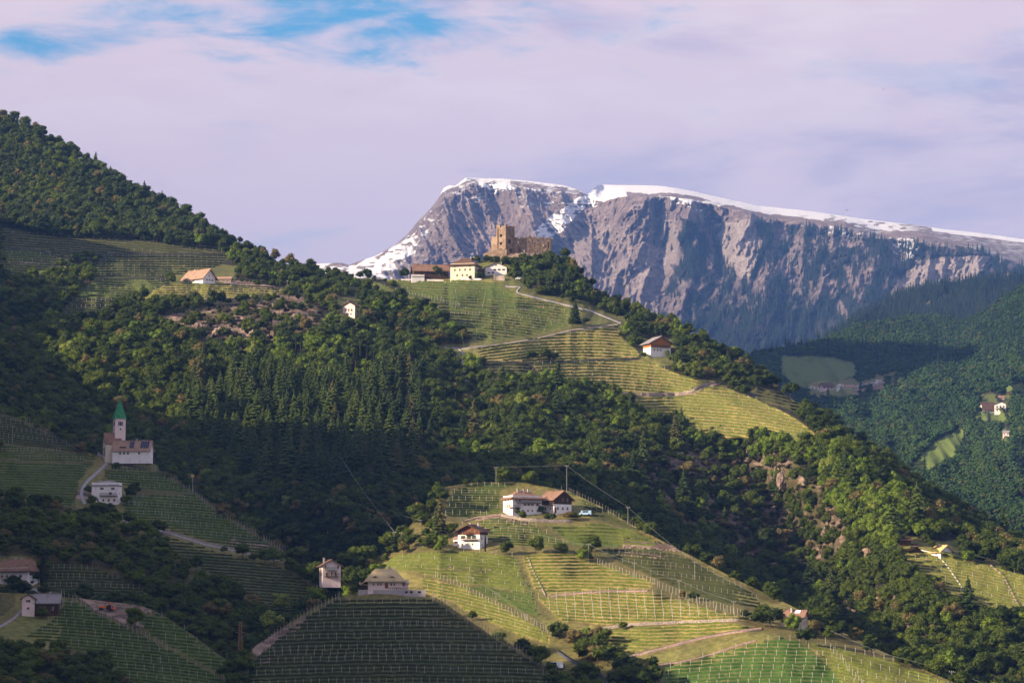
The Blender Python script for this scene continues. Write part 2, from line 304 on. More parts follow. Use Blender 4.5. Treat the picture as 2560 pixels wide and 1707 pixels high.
def build_hills():
    H['mountain'] = Hill('mountain', 770, 2900, 2, [
        [(770, 960, 8000), (2700, 960, 7700)],
        [(770, 760, 8500), (1300, 760, 8500), (2700, 800, 8300)],
        [(770, 700, 8900), (900, 690, 8950), (1100, 600, 8900), (1300, 580, 8900), (1600, 620, 8950), (2200, 660, 8900), (2700, 780, 8700)],
        [(770, 680, 9150), (872, 668, 9150), (939, 650, 9200), (1020, 600, 9200), (1098, 510, 9200), (1139, 478, 9200), (1180, 458, 9250), (1330, 470, 9300), (1470, 492, 9300), (1500, 500, 9200), (1560, 487, 9100), (1688, 488, 9100), (1751, 501, 9150), (1858, 524, 9150), (1943, 546, 9200), (2113, 563, 9250), (2198, 592, 9200), (2304, 592, 9300), (2453, 626, 9300), (2560, 665, 9300), (2700, 715, 9300)],
        [(770, 664, 9400), (787, 659, 9400), (854, 657, 9400), (872, 663, 9400), (891, 655, 9400), (939, 640, 9400), (987, 613, 9400), (1020, 585, 9400), (1046, 552, 9400), (1076, 522, 9400), (1098, 494, 9400), (1109, 470, 9400), (1125, 463, 9400), (1139, 465, 9400), (1165, 444, 9450), (1198, 446, 9600), (1261, 447, 9700), (1335, 454, 9700), (1409, 463, 9700), (1446, 474, 9600), (1468, 487, 9500), (1478, 480, 9600), (1490, 465, 9900), (1501, 462, 10300), (1640, 464, 10500), (1666, 466, 10500), (1730, 477, 10500), (1815, 496, 10500), (1900, 515, 10500), (2028, 528, 10600), (2155, 547, 10700), (2283, 562, 10800), (2368, 574, 10900), (2453, 583, 11000), (2560, 598, 11000), (2700, 615, 11000)]],
        smooth=12, noise=n_mtn)
    H['rear'] = Hill('rear', 1800, 2950, 5, [
        [(1800, 1000, 4500), (2750, 1000, 4500)],
        [(1800, 905, 4800), (2000, 900, 4800), (2130, 804, 5300), (2190, 770, 5500), (2249, 736, 5600), (2326, 717, 5700), (2453, 700, 5700), (2560, 693, 5700), (2750, 660, 5700)]], noise=n_far2)
    H['far'] = Hill('far', 1780, 2950, 4, [
        [(1780, 1420, 2300), (2300, 1420, 2300), (2750, 1420, 2200)],
        [(1780, 1100, 2800), (2100, 1060, 2900), (2400, 1100, 2700), (2750, 1100, 2500)],
        [(1780, 960, 3500), (2000, 960, 3500), (2200, 960, 3300), (2450, 950, 3000), (2750, 900, 2900)],
        [(1780, 915, 3900), (1858, 893, 3900), (1913, 880, 3900), (1998, 866, 4000), (2070, 850, 4000), (2134, 818, 4100), (2200, 806, 4200), (2283, 788, 4300), (2340, 792, 4200), (2400, 806, 4100), (2440, 796, 4000), (2500, 752, 4000), (2560, 715, 3900), (2750, 640, 3900)]], noise=n_far)
    H['main'] = Hill('main', -420, 2900, 4, [
        [(-420, 1700, 1230), (200, 1700, 1230), (800, 1600, 1150), (1100, 1500, 1130), (1300, 1450, 1150), (1700, 1560, 1170), (2000, 1700, 1100), (2300, 1760, 970), (2680, 1800, 950)],
        [(-420, 1100, 1300), (200, 1180, 1300), (600, 1250, 1240), (900, 1300, 1180), (1300, 1180, 1260), (1600, 1250, 1270), (1800, 1320, 1290), (2000, 1450, 1250), (2120, 1480, 1160), (2250, 1480, 1090), (2680, 1600, 1050)],
        [(-420, 850, 1420), (200, 900, 1420), (600, 900, 1450), (1000, 900, 1500), (1300, 950, 1450), (1700, 1110, 1400), (1900, 1180, 1340), (2000, 1200, 1290), (2250, 1370, 1170), (2400, 1390, 1150), (2680, 1480, 1100)],
        [(-420, 690, 1640), (0, 700, 1640), (500, 715, 1640), (800, 760, 1620), (1100, 780, 1620), (1400, 820, 1620), (1560, 850, 1600), (1750, 965, 1500), (2000, 1100, 1370), (2150, 1160, 1320), (2300, 1300, 1230), (2680, 1465, 1130)],
        [(-420, 560, 1860), (0, 566, 1860), (300, 602, 1840), (600, 645, 1800), (760, 685, 1780), (900, 705, 1770), (1100, 715, 1735), (1200, 710, 1735), (1300, 705, 1725), (1420, 730, 1715), (1550, 800, 1670), (1750, 905, 1560), (2000, 1050, 1420), (2200, 1180, 1330), (2400, 1310, 1250), (2680, 1455, 1180)],
        [(-420, 60, 2400), (-100, 235, 2300), (0, 296, 2250), (65, 318, 2220), (152, 368, 2180), (228, 416, 2140), (326, 470, 2080), (413, 515, 2030), (490, 560, 1980), (577, 604, 1930), (640, 634, 1880), (700, 656, 1840), (790, 678, 1800), (860, 694, 1790), (990, 699, 1770), (1120, 696, 1760), (1165, 668, 1775), (1205, 650, 1785), (1228, 638, 1790), (1385, 634, 1790), (1425, 650, 1780), (1450, 685, 1765), (1480, 722, 1750), (1530, 757, 1725), (1600, 788, 1700), (1680, 818, 1660), (1750, 846, 1630), (1830, 892, 1590), (1900, 938, 1550), (2000, 1012, 1490), (2090, 1062, 1450), (2180, 1126, 1400), (2300, 1212, 1350), (2420, 1290, 1310), (2560, 1378, 1270), (2680, 1445, 1240)]], smooth=30, noise=n_main)
    H['farmhill'] = Hill('farmhill', 780, 2900, 4, [
        [(780, 1780, 870), (1500, 1780, 850), (2100, 1900, 790), (2680, 2080, 730)],
        [(780, 1530, 990), (1000, 1450, 985), (1300, 1390, 1000), (1600, 1480, 945), (1850, 1560, 900), (2100, 1640, 870), (2680, 1900, 790)],
        [(780, 1505, 1010), (860, 1424, 1020), (960, 1384, 1030), (1060, 1276, 1060), (1100, 1219, 1080), (1180, 1206, 1095), (1300, 1204, 1100), (1420, 1227, 1090), (1500, 1264, 1070), (1600, 1322, 1040), (1700, 1374, 1010), (1850, 1452, 965), (1980, 1514, 935), (2050, 1552, 920), (2200, 1625, 890), (2350, 1690, 865), (2680, 1830, 830)]], noise=n_c)
    H['churchhill'] = Hill('churchhill', -420, 960, 4, [
        [(-420, 1800, 870), (960, 1800, 880)],
        [(-420, 1400, 1000), (300, 1420, 1010), (600, 1480, 985), (960, 1720, 890)],
        [(-420, 960, 1200), (-50, 1022, 1190), (0, 1032, 1190), (60, 1050, 1190), (130, 1084, 1190), (200, 1124, 1190), (262, 1146, 1190), (390, 1160, 1185), (440, 1196, 1165), (480, 1224, 1150), (560, 1284, 1110), (650, 1336, 1070), (740, 1396, 1030), (790, 1450, 1000), (830, 1530, 970), (900, 1640, 920), (960, 1710, 900)]], noise=n_l)
    H['lowhill'] = Hill('lowhill', -420, 760, 4, [
        [(-420, 1860, 740), (760, 1860, 740)],
        [(-420, 1400, 880), (-50, 1478, 870), (0, 1480, 868), (100, 1485, 866), (200, 1495, 862), (350, 1512, 855), (400, 1532, 845), (480, 1585, 830), (560, 1645, 815), (640, 1692, 805), (760, 1745, 790)]], noise=n_k)
    H['knoll'] = Hill('knoll', 560, 1520, 4, [
        [(560, 1800, 752), (1520, 1800, 752)],
        [(560, 1712, 795), (600, 1655, 805), (640, 1612, 810), (700, 1572, 820), (760, 1533, 830), (830, 1494, 838), (880, 1484, 842), (1060, 1482, 845), (1095, 1496, 842), (1150, 1534, 835), (1230, 1589, 825), (1350, 1654, 812), (1400, 1690, 805), (1440, 1720, 795), (1520, 1775, 770)]], noise=n_k)
ORDER = ['knoll', 'lowhill', 'farmhill', 'churchhill', 'main', 'far', 'rear', 'mountain']   # near to far
def hidden(name, px, py, margin=0.0):
    """True where a nearer hill stands in front of this bearing"""
    r = np.zeros(np.shape(px), bool)
    for n in ORDER[:ORDER.index(name)]:
        r |= py > H[n].crest_at(px) + margin
    return r
def first_hill(px, py):
    for n in ORDER:
        if py >= H[n].crest_at(np.array([px]))[0] and H[n].xs[0] <= px <= H[n].xs[-1]: return n
    return None
#CORE_END
# ------------------------------------------------------------------ mesh helpers
def tag(o, label=None, cat=None, group=None, kind=None):
    if label: o['label'] = label
    if cat: o['category'] = cat
    if group: o['group'] = group
    if kind: o['kind'] = kind
    return o
def mesh_np(name, v, f, m, smooth=False):
    """v (n,3), f (k,4|3) arrays -> mesh"""
    me = bpy.data.meshes.new(name); v = np.asarray(v, np.float32); f = np.asarray(f, np.int32); n = f.shape[1]
    me.vertices.add(len(v)); me.vertices.foreach_set('co', v.ravel()); me.loops.add(f.size); me.loops.foreach_set('vertex_index', f.ravel())
    me.polygons.add(len(f)); me.polygons.foreach_set('loop_start', np.arange(0, f.size, n, dtype=np.int32)); me.polygons.foreach_set('loop_total', np.full(len(f), n, np.int32))
    if smooth: me.polygons.foreach_set('use_smooth', np.ones(len(f), bool))
    me.materials.append(m); me.update(calc_edges=True); me.validate(); return me
def link(name, me, parent=None, loc=None):
    o = bpy.data.objects.new(name, me); col.objects.link(o)
    if parent: o.parent = parent
    if loc is not None: o.location = loc
    return o
def empty(name, loc, rz=0): 
    o = bpy.data.objects.new(name, None); col.objects.link(o); o.location = loc; o.rotation_euler = (0, 0, rz); o.empty_display_size = 1; return o
class MB:
    def __init__(s): s.v = []; s.f = []
    def add(s, vs, fs):
        n = len(s.v); s.v += [tuple(map(float, p)) for p in vs]; s.f += [tuple(i + n for i in f) for f in fs]; return s
    def box(s, x0, x1, y0, y1, z0, z1):
        return s.add([(x0, y0, z0), (x1, y0, z0), (x1, y1, z0), (x0, y1, z0), (x0, y0, z1), (x1, y0, z1), (x1, y1, z1), (x0, y1, z1)], [(0, 3, 2, 1), (4, 5, 6, 7), (0, 1, 5, 4), (1, 2, 6, 5), (2, 3, 7, 6), (3, 0, 4, 7)])
    def slab(s, pts, t):
        """thick polygon: pts go round the top, t metres of thickness below"""
        n = len(pts); lo = [(x, y, z - t) for x, y, z in pts]
        return s.add(list(pts) + lo, [tuple(range(n)), tuple(range(2 * n - 1, n - 1, -1))] + [(i, n + i, n + (i + 1) % n, (i + 1) % n) for i in range(n)])
    def prism(s, pts, y0, y1):
        """polygon in x,z drawn out from y0 to y1"""
        n = len(pts); return s.add([(x, y0, z) for x, z in pts] + [(x, y1, z) for x, z in pts], [tuple(range(n - 1, -1, -1)), tuple(range(n, 2 * n))] + [(i, (i + 1) % n, n + (i + 1) % n, n + i) for i in range(n)])
    def tube(s, pts, r, k=5, r1=None):
        pts = [Vector(p) for p in pts]; n = len(pts); ring = []
        for i, p in enumerate(pts):
            t = (pts[min(i + 1, n - 1)] - pts[max(i - 1, 0)]).normalized(); a = t.orthogonal().normalized(); b = t.cross(a); rr = r if r1 is None else r + (r1 - r) * i / (n - 1)
            ring.append([p + (a * math.cos(q * 2 * math.pi / k) + b * math.sin(q * 2 * math.pi / k)) * rr for q in range(k)])
        vs = [q for rg in ring for q in rg]; fs = [(i * k + q, i * k + (q + 1) % k, (i + 1) * k + (q + 1) % k, (i + 1) * k + q) for i in range(n - 1) for q in range(k)]
        fs += [tuple(range(k - 1, -1, -1)), tuple((n - 1) * k + q for q in range(k))]; return s.add(vs, fs)
    def lathe(s, prof, k=10, c=(0, 0)):
        vs = []; m = len(prof)
        for r, z in prof: vs += [(c[0] + r * math.cos(q * 2 * math.pi / k), c[1] + r * math.sin(q * 2 * math.pi / k), z) for q in range(k)]
        fs = [(i * k + q, i * k + (q + 1) % k, (i + 1) * k + (q + 1) % k, (i + 1) * k + q) for i in range(m - 1) for q in range(k)] + [tuple(range(k - 1, -1, -1)), tuple((m - 1) * k + q for q in range(k))]
        return s.add(vs, fs)
    def mesh(s, name, m, smooth=False):
        me = bpy.data.meshes.new(name); me.from_pydata(s.v, [], s.f); me.materials.append(m)
        if smooth: me.polygons.foreach_set('use_smooth', [True] * len(me.polygons))
        me.update(); return me
    def build(s, name, m, parent=None, smooth=False): return link(name, s.mesh(name, m, smooth), parent)
def P3(h, px, py, lift=0.0):
    x, y, z = H[h].at(np.array([float(px)]), np.array([float(py)])); return Vector((x[0], y[0], z[0] + lift))
def rasp(poly, x, y, amp=7, s=5):
    """inside polygon, with an edge that wanders a few px"""
    return inpoly(poly, x + (fbm(x / 23, y / 17, s, 3) - .5) * amp * 2, y + (fbm(x / 19, y / 21, s + 9, 3) - .5) * amp * 1.5)
# ------------------------------------------------------------------ vineyard plots: hill, outline (bearings), row gap, slope, curve, post gap, post shear, vine material, dryness, post style
PLOTS = [
 ('main', [(987, 698), (1124, 700), (1231, 705), (1280, 729), (1283, 739), (1409, 764), (1340, 770), (1150, 765), (1020, 735)], 6.5, .06, .05, 30, -.2, V_GRN, .15, 'green upper vineyard right below the white farmhouses and the castle ruin'),
 ('main', [(860, 692), (950, 708), (1020, 738), (1150, 768), (1340, 772), (1412, 766), (1468, 779), (1431, 794), (1427, 816), (1387, 827), (1313, 842), (1200, 858), (1124, 800), (1094, 770), (1009, 742), (946, 727)], 7, .10, .12, 26, .5, V_GRN, .35, 'broad green vineyard with bright post rows below the castle farm'),
 ('main', [(1191, 872), (1316, 850), (1453, 827), (1546, 816), (1553, 842), (1594, 879), (1600, 893), (1480, 897), (1330, 905), (1200, 900)], 7.5, -.03, .35, 24, -.35, V_YEL, .72, 'straw coloured vineyard above the hedge and left of the orange timber chalet'),
 ('main', [(1330, 912), (1480, 904), (1600, 900), (1640, 914), (1747, 953), (1722, 981), (1615, 983), (1552, 980), (1513, 970), (1422, 964), (1357, 947)], 7.5, .05, .30, 19, -.28, V_YEL, .72, 'sunny vineyard with pale slanting post lines below the chalet'),
 ('main', [(1204, 905), (1325, 914), (1350, 946), (1290, 950), (1225, 945)], 7.5, .02, .3, 28, -.2, V_SHADE, .3, 'small shaded vineyard beside the bright lone tree'),
 ('main', BIGV3, 7.5, .10, .25, 22, .35, V_YEL, .68, 'lowest sunny vineyard on the castle ridge, above the lit wood'),
 ('main', [(207, 716), (259, 699), (370, 699), (440, 704), (400, 716), (340, 748), (259, 745), (185, 747)], 5.5, .0, -.25, 13, .9, V_GRN, .15, 'shaded vineyard left of the lone farm with the orange roof'),
 ('main', [(405, 716), (446, 710), (560, 708), (620, 712), (697, 722), (716, 738), (518, 748), (345, 749)], 5.5, .03, .1, 13, .4, V_YEL, .6, 'sunny vineyard in front of the lone farm with the orange roof'),
 ('main', [(140, 790), (185, 750), (314, 750), (259, 784)], 5.5, .0, .1, 12, .6, V_SHADE, .1, 'dark vineyard wedge under the plateau farm'),
 ('main', [(222, 668), (270, 640), (588, 638), (536, 671), (440, 690), (407, 692), (229, 697)], 6, .01, .05, 14, .0, V_SHADE, .1, 'shaded vineyard with upright pale post lines behind the plateau farm'),
 ('main', [(0, 568), (148, 592), (333, 600), (586, 627), (580, 632), (333, 632), (222, 634), (155, 642), (100, 625), (0, 615)], 6, .09, .05, 20, .2, V_SHADE, .25, 'uppermost shaded vineyard strip at the foot of the wooded hill'),
 ('main', [(0, 622), (90, 628), (150, 648), (160, 658), (111, 684), (0, 688)], 6, .06, .0, 24, .2, V_GRN, .15, 'green vineyard at the left edge below the wooded hill'),
 ('main', BIGV8, 7, .22, .35, 26, .55, V_YEL, .6, 'sunny domed vineyard at the right edge below the little yellow roofed chalet'),
 ('farmhill', [(1106, 1288), (1132, 1226), (1185, 1209), (1290, 1209), (1250, 1226), (1248, 1284), (1180, 1297)], 6, .02, .2, 17, -.4, V_GRN, .25, 'green vineyard dome left of the twin farmhouses'),
 ('farmhill', [(1330, 1212), (1420, 1230), (1500, 1268), (1600, 1325), (1570, 1322), (1465, 1288), (1448, 1245), (1370, 1222)], 6.5, .33, .0, 14, .3, V_SHADE, .15, 'shaded vineyard on the shoulder right of the twin farmhouses'),
 ('farmhill', [(1192, 1302), (1252, 1297), (1340, 1314), (1425, 1362), (1330, 1368), (1216, 1352)], 6, .06, .3, 19, .3, V_GRN, .45, 'vineyard wedge between the balcony farmhouse and the twin farmhouses'),
 ('farmhill', [(1368, 1312), (1500, 1312), (1570, 1320), (1640, 1352), (1640, 1368), (1432, 1362)], 8.5, .04, .1, 0, 0, V_YEL, .05, 'dark terraced vineyard with bright leafy rows under the twin farmhouses'),
 ('farmhill', [(985, 1388), (1120, 1378), (1215, 1380), (1290, 1394), (1318, 1480), (1150, 1456), (1010, 1425), (950, 1418)], 8, .07, .15, 40, .3, V_YEL, .2, 'leafy green vineyard below the farmhouse with the balcony'),
 ('farmhill', [(1305, 1390), (1400, 1374), (1470, 1400), (1560, 1430), (1640, 1457), (1622, 1472), (1480, 1476), (1372, 1486), (1335, 1470)], 8, .02, .2, 0, 0, V_YEL, .72, 'golden vineyard lit by the sun in the middle of the farm hill'),
 ('farmhill', [(1345, 1498), (1480, 1484), (1620, 1480), (1700, 1500), (1800, 1530), (1880, 1548), (1760, 1553), (1520, 1560), (1400, 1552)], 8, .03, -.08, 22, .10, V_YEL, .75, 'golden field with tall pale post lines above the stone terrace wall'),
 ('farmhill', [(1490, 1582), (1620, 1565), (1800, 1556), (1888, 1566), (1750, 1592), (1640, 1616), (1560, 1636)], 8.5, -.02, -.2, 0, 0, V_YEL, .62, 'narrow golden vineyard between the stone terrace wall and the dirt track'),
 ('farmhill', [(1665, 1668), (1760, 1646), (1860, 1615), (1955, 1595), (2000, 1606), (2060, 1650), (2110, 1710), (2120, 1760), (1640, 1760)], 9, -.02, .2, 26, -.22, V_LEAF, .0, 'vivid green vineyard with long post lines at the bottom right'),
 ('farmhill', [(2010, 1602), (2100, 1618), (2230, 1655), (2350, 1697), (2440, 1740), (2440, 1790), (2150, 1790), (2075, 1670)], 8.5, .25, .1, 24, .6, V_YEL, .35, 'sunny vineyard on the ridge running to the bottom right'),
 ('farmhill', [(1050, 1442), (1150, 1464), (1215, 1496), (1300, 1543), (1372, 1584), (1375, 1608), (1300, 1590), (1195, 1540), (1120, 1500), (1060, 1482)], 8, .25, .3, 34, .3, V_YEL, .62, 'sunny slanting vineyard strip right behind the dark knoll'),
 ('farmhill', [(1320, 1484), (1300, 1400), (1330, 1480), (1350, 1545), (1250, 1505), (1160, 1462)], 8, .25, .1, 18, .5, V_GRN, .2, 'half shaded vineyard corner with slanting rows beside the golden field'),
 ('farmhill', [(1500, 1374), (1640, 1374), (1720, 1396), (1800, 1440), (1890, 1488), (1905, 1520), (1800, 1505), (1700, 1470), (1560, 1412)], 8, .12, .2, 15, .1, V_SHADE, .1, 'shaded vineyard terraces right of the golden fields'),
 ('knoll', [(618, 1668), (700, 1588), (765, 1545), (835, 1500), (1070, 1492), (1150, 1545), (1345, 1662), (1440, 1735), (1440, 1790), (600, 1790)], 9.5, .0, .06, 21, .0, V_SHADE, .0, 'big dark terraced vineyard on the knoll under the thatched cottage'),
 ('churchhill', [(0, 1040), (60, 1058), (130, 1092), (205, 1132), (195, 1134), (100, 1118), (0, 1106)], 6, .12, .0, 12, .2, V_SHADE, .0, 'dark vineyard on the crest left of the church'),
 ('churchhill', [(0, 1110), (100, 1122), (190, 1138), (246, 1142), (235, 1152), (120, 1153), (0, 1146)], 6, .02, .1, 9, .0, V_GRN, .1, 'vineyard strip with close upright posts left of the church road'),
 ('churchhill', [(0, 1152), (120, 1158), (235, 1160), (200, 1200), (190, 1262), (120, 1262), (0, 1230), (-60, 1220)], 6.5, .03, .1, 0, 0, V_GRN, .1, 'green terraced vineyard left of the white road'),
 ('churchhill', [(262, 1172), (300, 1170), (390, 1178), (470, 1224), (480, 1234), (420, 1230), (310, 1215), (262, 1195)], 6.5, .06, .1, 12, .2, V_GRN, .0, 'green vineyard right below the church'),
 ('churchhill', [(300, 1262), (350, 1240), (430, 1238), (486, 1236), (560, 1294), (650, 1345), (735, 1400), (700, 1402), (600, 1378), (510, 1352), (420, 1325), (330, 1295)], 7, .08, .1, 15, .4, V_GRN, .05, 'long green vineyard spur running down from the church hill'),
 ('churchhill', [(380, 1345), (450, 1350), (560, 1385), (700, 1418), (765, 1455), (790, 1480), (770, 1520), (700, 1555), (650, 1530), (600, 1470), (500, 1420), (430, 1385)], 7.5, .07, .05, 0, 0, V_SHADE, .05, 'dark terraced vineyard left of the house in the trees'),
 ('churchhill', [(110, 1400), (230, 1415), (350, 1470), (370, 1496), (250, 1490), (120, 1478)], 7.5, .03, .1, 14, .1, V_SHADE, .0, 'dark vineyard behind the tall cypress'),
 ('lowhill', [(130, 1552), (170, 1492), (230, 1528), (300, 1562), (380, 1600), (560, 1700), (600, 1760), (400, 1760), (250, 1640), (130, 1610), (60, 1590)], 8, .10, .1, 22, .2, V_GRN, .0, 'green vineyard right of the barn house at the bottom left'),
 ('lowhill', [(345, 1545), (400, 1533), (470, 1582), (550, 1642), (640, 1696), (700, 1735), (640, 1740), (560, 1690), (450, 1630), (370, 1585)], 8.5, .12, .1, 26, .2, V_GRN, .05, 'green terraced vineyard spur behind the lattice mast'),
 ('main', [(1856, 965), (1930, 972), (2010, 1012), (1990, 1030), (1900, 1000)], 8, .2, 0, 0, 0, V_SHADE, .5, 'small shaded meadow with vines by the crest wood'),
]
ROCKS = {'main': [[(365, 800), (480, 775), (640, 758), (760, 745), (850, 800), (800, 852), (700, 842), (620, 880), (520, 870), (440, 840)], [(250, 900), (330, 885), (385, 900), (375, 930), (310, 962), (262, 940)], [(800, 1300), (880, 1285), (985, 1330), (975, 1358), (870, 1330), (810, 1325)], [(1930, 1175), (2000, 1140), (2030, 1200), (1985, 1235)], [(700, 720), (760, 735), (790, 760), (740, 770), (690, 745)], [(2140, 1350), (2250, 1370), (2240, 1400), (2180, 1420), (2130, 1400)], [(890, 975), (950, 1000), (960, 1035), (900, 1020)], [(1070, 915), (1110, 900), (1120, 955), (1085, 950)], [(205, 1050), (240, 1040), (262, 1075), (220, 1090)], [(560, 698), (640, 706), (700, 722), (640, 722), (560, 708)], [(2110, 1455), (2240, 1480), (2250, 1515), (2150, 1530)]], 'farmhill': [[(1180, 1296), (1250, 1284), (1330, 1312), (1300, 1312), (1230, 1298)], [(1105, 1415), (1240, 1424), (1230, 1430), (1110, 1424)], [(1540, 1372), (1680, 1392), (1670, 1398), (1540, 1384)], [(1000, 1500), (1010, 1480), (1040, 1490)], [(1560, 1340), (1680, 1360), (1700, 1378), (1560, 1368)]], 'churchhill': [[(190, 1222), (230, 1232), (230, 1250), (190, 1250)], [(380, 1325), (425, 1330), (420, 1342), (385, 1335)], [(550, 1345), (620, 1342), (690, 1372), (640, 1375)], [(0, 1285), (70, 1300), (60, 1312), (0, 1305)]], 'lowhill': [[(180, 1486), (374, 1508), (394, 1525), (333, 1539), (360, 1568), (306, 1556), (238, 1525)]], 'knoll': [[(620, 1620), (760, 1540), (770, 1552), (640, 1640)], [(640, 1645), (680, 1640), (670, 1660)]], 'far': [[(2130, 965), (2220, 950), (2200, 990), (2140, 1000)], [(2250, 1000), (2290, 985), (2280, 1010)]], 'rear': [[(2300, 760), (2370, 735), (2380, 745), (2310, 775)]]}
SCRUB = [('main', [(1640, 1130), (1900, 1120), (2030, 1170), (2120, 1330), (2100, 1480), (2000, 1500), (1850, 1420), (1700, 1330), (1600, 1230)]), ('main', [(2080, 1500), (2300, 1520), (2680, 1640), (2680, 1800), (2300, 1760), (2080, 1620)]), ('main', [(120, 1180), (300, 1160), (330, 1190), (200, 1200)]), ('main', ROCKS['main'][0])]
MEADOW = [('far', [(1955, 890), (2050, 892), (2140, 905), (2145, 935), (2050, 960), (1990, 970), (1955, 930)]), ('far', [(2020, 972), (2140, 962), (2150, 985), (2060, 985)]), ('far', [(2272, 1168), (2335, 1105), (2400, 1066), (2418, 1085), (2395, 1130), (2330, 1172)]), ('far', [(2430, 1034), (2520, 1032), (2520, 1052), (2450, 1050)]), ('far', [(2500, 975), (2580, 950), (2650, 935), (2650, 960), (2560, 978)]), ('main', [(1110, 870), (1190, 875), (1200, 905), (1130, 900)]), ('farmhill', [(1830, 1475), (1990, 1520), (1960, 1530), (1850, 1505)]), ('main', [(870, 690), (1130, 697), (1240, 700), (1240, 706), (980, 704)]), ('farmhill', [(1620, 1640), (1760, 1610), (1910, 1580), (1960, 1590), (1860, 1612), (1660, 1662)]), ('farmhill', [(930, 1420), (1010, 1428), (1060, 1445), (1060, 1490), (980, 1480)]), ('lowhill', [(0, 1560), (60, 1540), (160, 1560), (130, 1620), (0, 1610)]), ('farmhill', [(1340, 1544), (1480, 1562), (1500, 1578), (1380, 1570)])]
# places kept free of trees around the buildings (hill, x0, x1, y0, y1)
CLEAR = [('main', 1000, 1275, 630, 712), ('main', 1205, 1262, 600, 650), ('main', 1262, 1400, 618, 640), ('main', 436, 590, 664, 725), ('main', 842, 898, 745, 800), ('main', 1610, 1690, 845, 905), ('churchhill', 240, 395, 1030, 1168), ('churchhill', 225, 312, 1195, 1268), ('churchhill', -60, 95, 1390, 1468), ('lowhill', 40, 155, 1475, 1560), ('churchhill', 795, 866, 1390, 1470), ('knoll', 870, 1080, 1400, 1500), ('farmhill', 1112, 1222, 1300, 1385), ('farmhill', 1240, 1475, 1215, 1305), ('farmhill', 1935, 2035, 1515, 1580), ('main', 2238, 2300, 1340, 1385), ('main', 2325, 2400, 1350, 1400), ('far', 2020, 2145, 945, 985), ('far', 2185, 2215, 940, 965), ('far', 2445, 2530, 985, 1045), ('far', 2500, 2530, 1068, 1100), ('main', 2245, 2290, 1340, 1384)]
ROADS = [('road', 'main', [(1262, 716), (1305, 717), (1292, 726), (1292, 732), (1335, 743), (1409, 761), (1479, 778), (1553, 808)], 6, M_ROAD), ('road', 'churchhill', [(243, 1131), (258, 1140), (270, 1148), (268, 1158), (255, 1170), (237, 1187), (218, 1203), (206, 1220), (203, 1238), (213, 1262)], 12, M_ROAD), ('path', 'lowhill', [(54, 1524), (48, 1534), (31, 1548), (7, 1563), (-30, 1580)], 9, M_ROAD), ('road', 'farmhill', [(1395, 1628), (1420, 1646), (1455, 1664), (1494, 1680), (1515, 1700), (1522, 1740)], 15, M_ASPH), ('track', 'farmhill', [(1568, 1643), (1656, 1621), (1753, 1595), (1830, 1580), (1905, 1572)], 11, M_DIRT), ('track', 'farmhill', [(1645, 1661), (1700, 1655), (1753, 1644), (1850, 1612), (1890, 1600)], 6, M_DIRT), ('track', 'farmhill', [(1374, 1493), (1400, 1487), (1462, 1481), (1530, 1478), (1620, 1476)], 7, M_DIRT), ('track', 'main', [(1553, 982), (1600, 988), (1680, 988), (1740, 983), (1765, 966), (1800, 960)], 6, M_DIRT), ('path', 'churchhill', [(306, 1300), (425, 1334), (510, 1361), (600, 1380), (700, 1402)], 5, M_ROAD), ('path', 'main', [(1108, 868), (1150, 872), (1160, 890), (1150, 925), (1170, 960), (1180, 1000)], 6, M_ROAD), ('track', 'main', [(1150, 872), (1250, 862), (1340, 848), (1430, 826), (1546, 812)], 7, M_STONE), ('path', 'main', [(0, 655), (80, 658), (150, 665), (170, 668)], 5, M_DIRT), ('track', 'farmhill', [(1160, 1303), (1200, 1292), (1250, 1286), (1262, 1288)], 6, M_DIRT), ('path', 'farmhill', [(1320, 1392), (1330, 1420), (1345, 1450), (1365, 1490)], 6, M_STONE), ('path', 'main', [(2300, 1373), (2338, 1382), (2365, 1410), (2400, 1460), (2440, 1527)], 3.5, M_PALEPOST), ('path', 'main', [(2475, 1410), (2510, 1440), (2535, 1490), (2560, 1535)], 8, M_DIRT), ('track', 'far', [(2040, 976), (2090, 973), (2140, 966), (2180, 958), (2200, 950), (2240, 938)], 4, M_ROAD)]
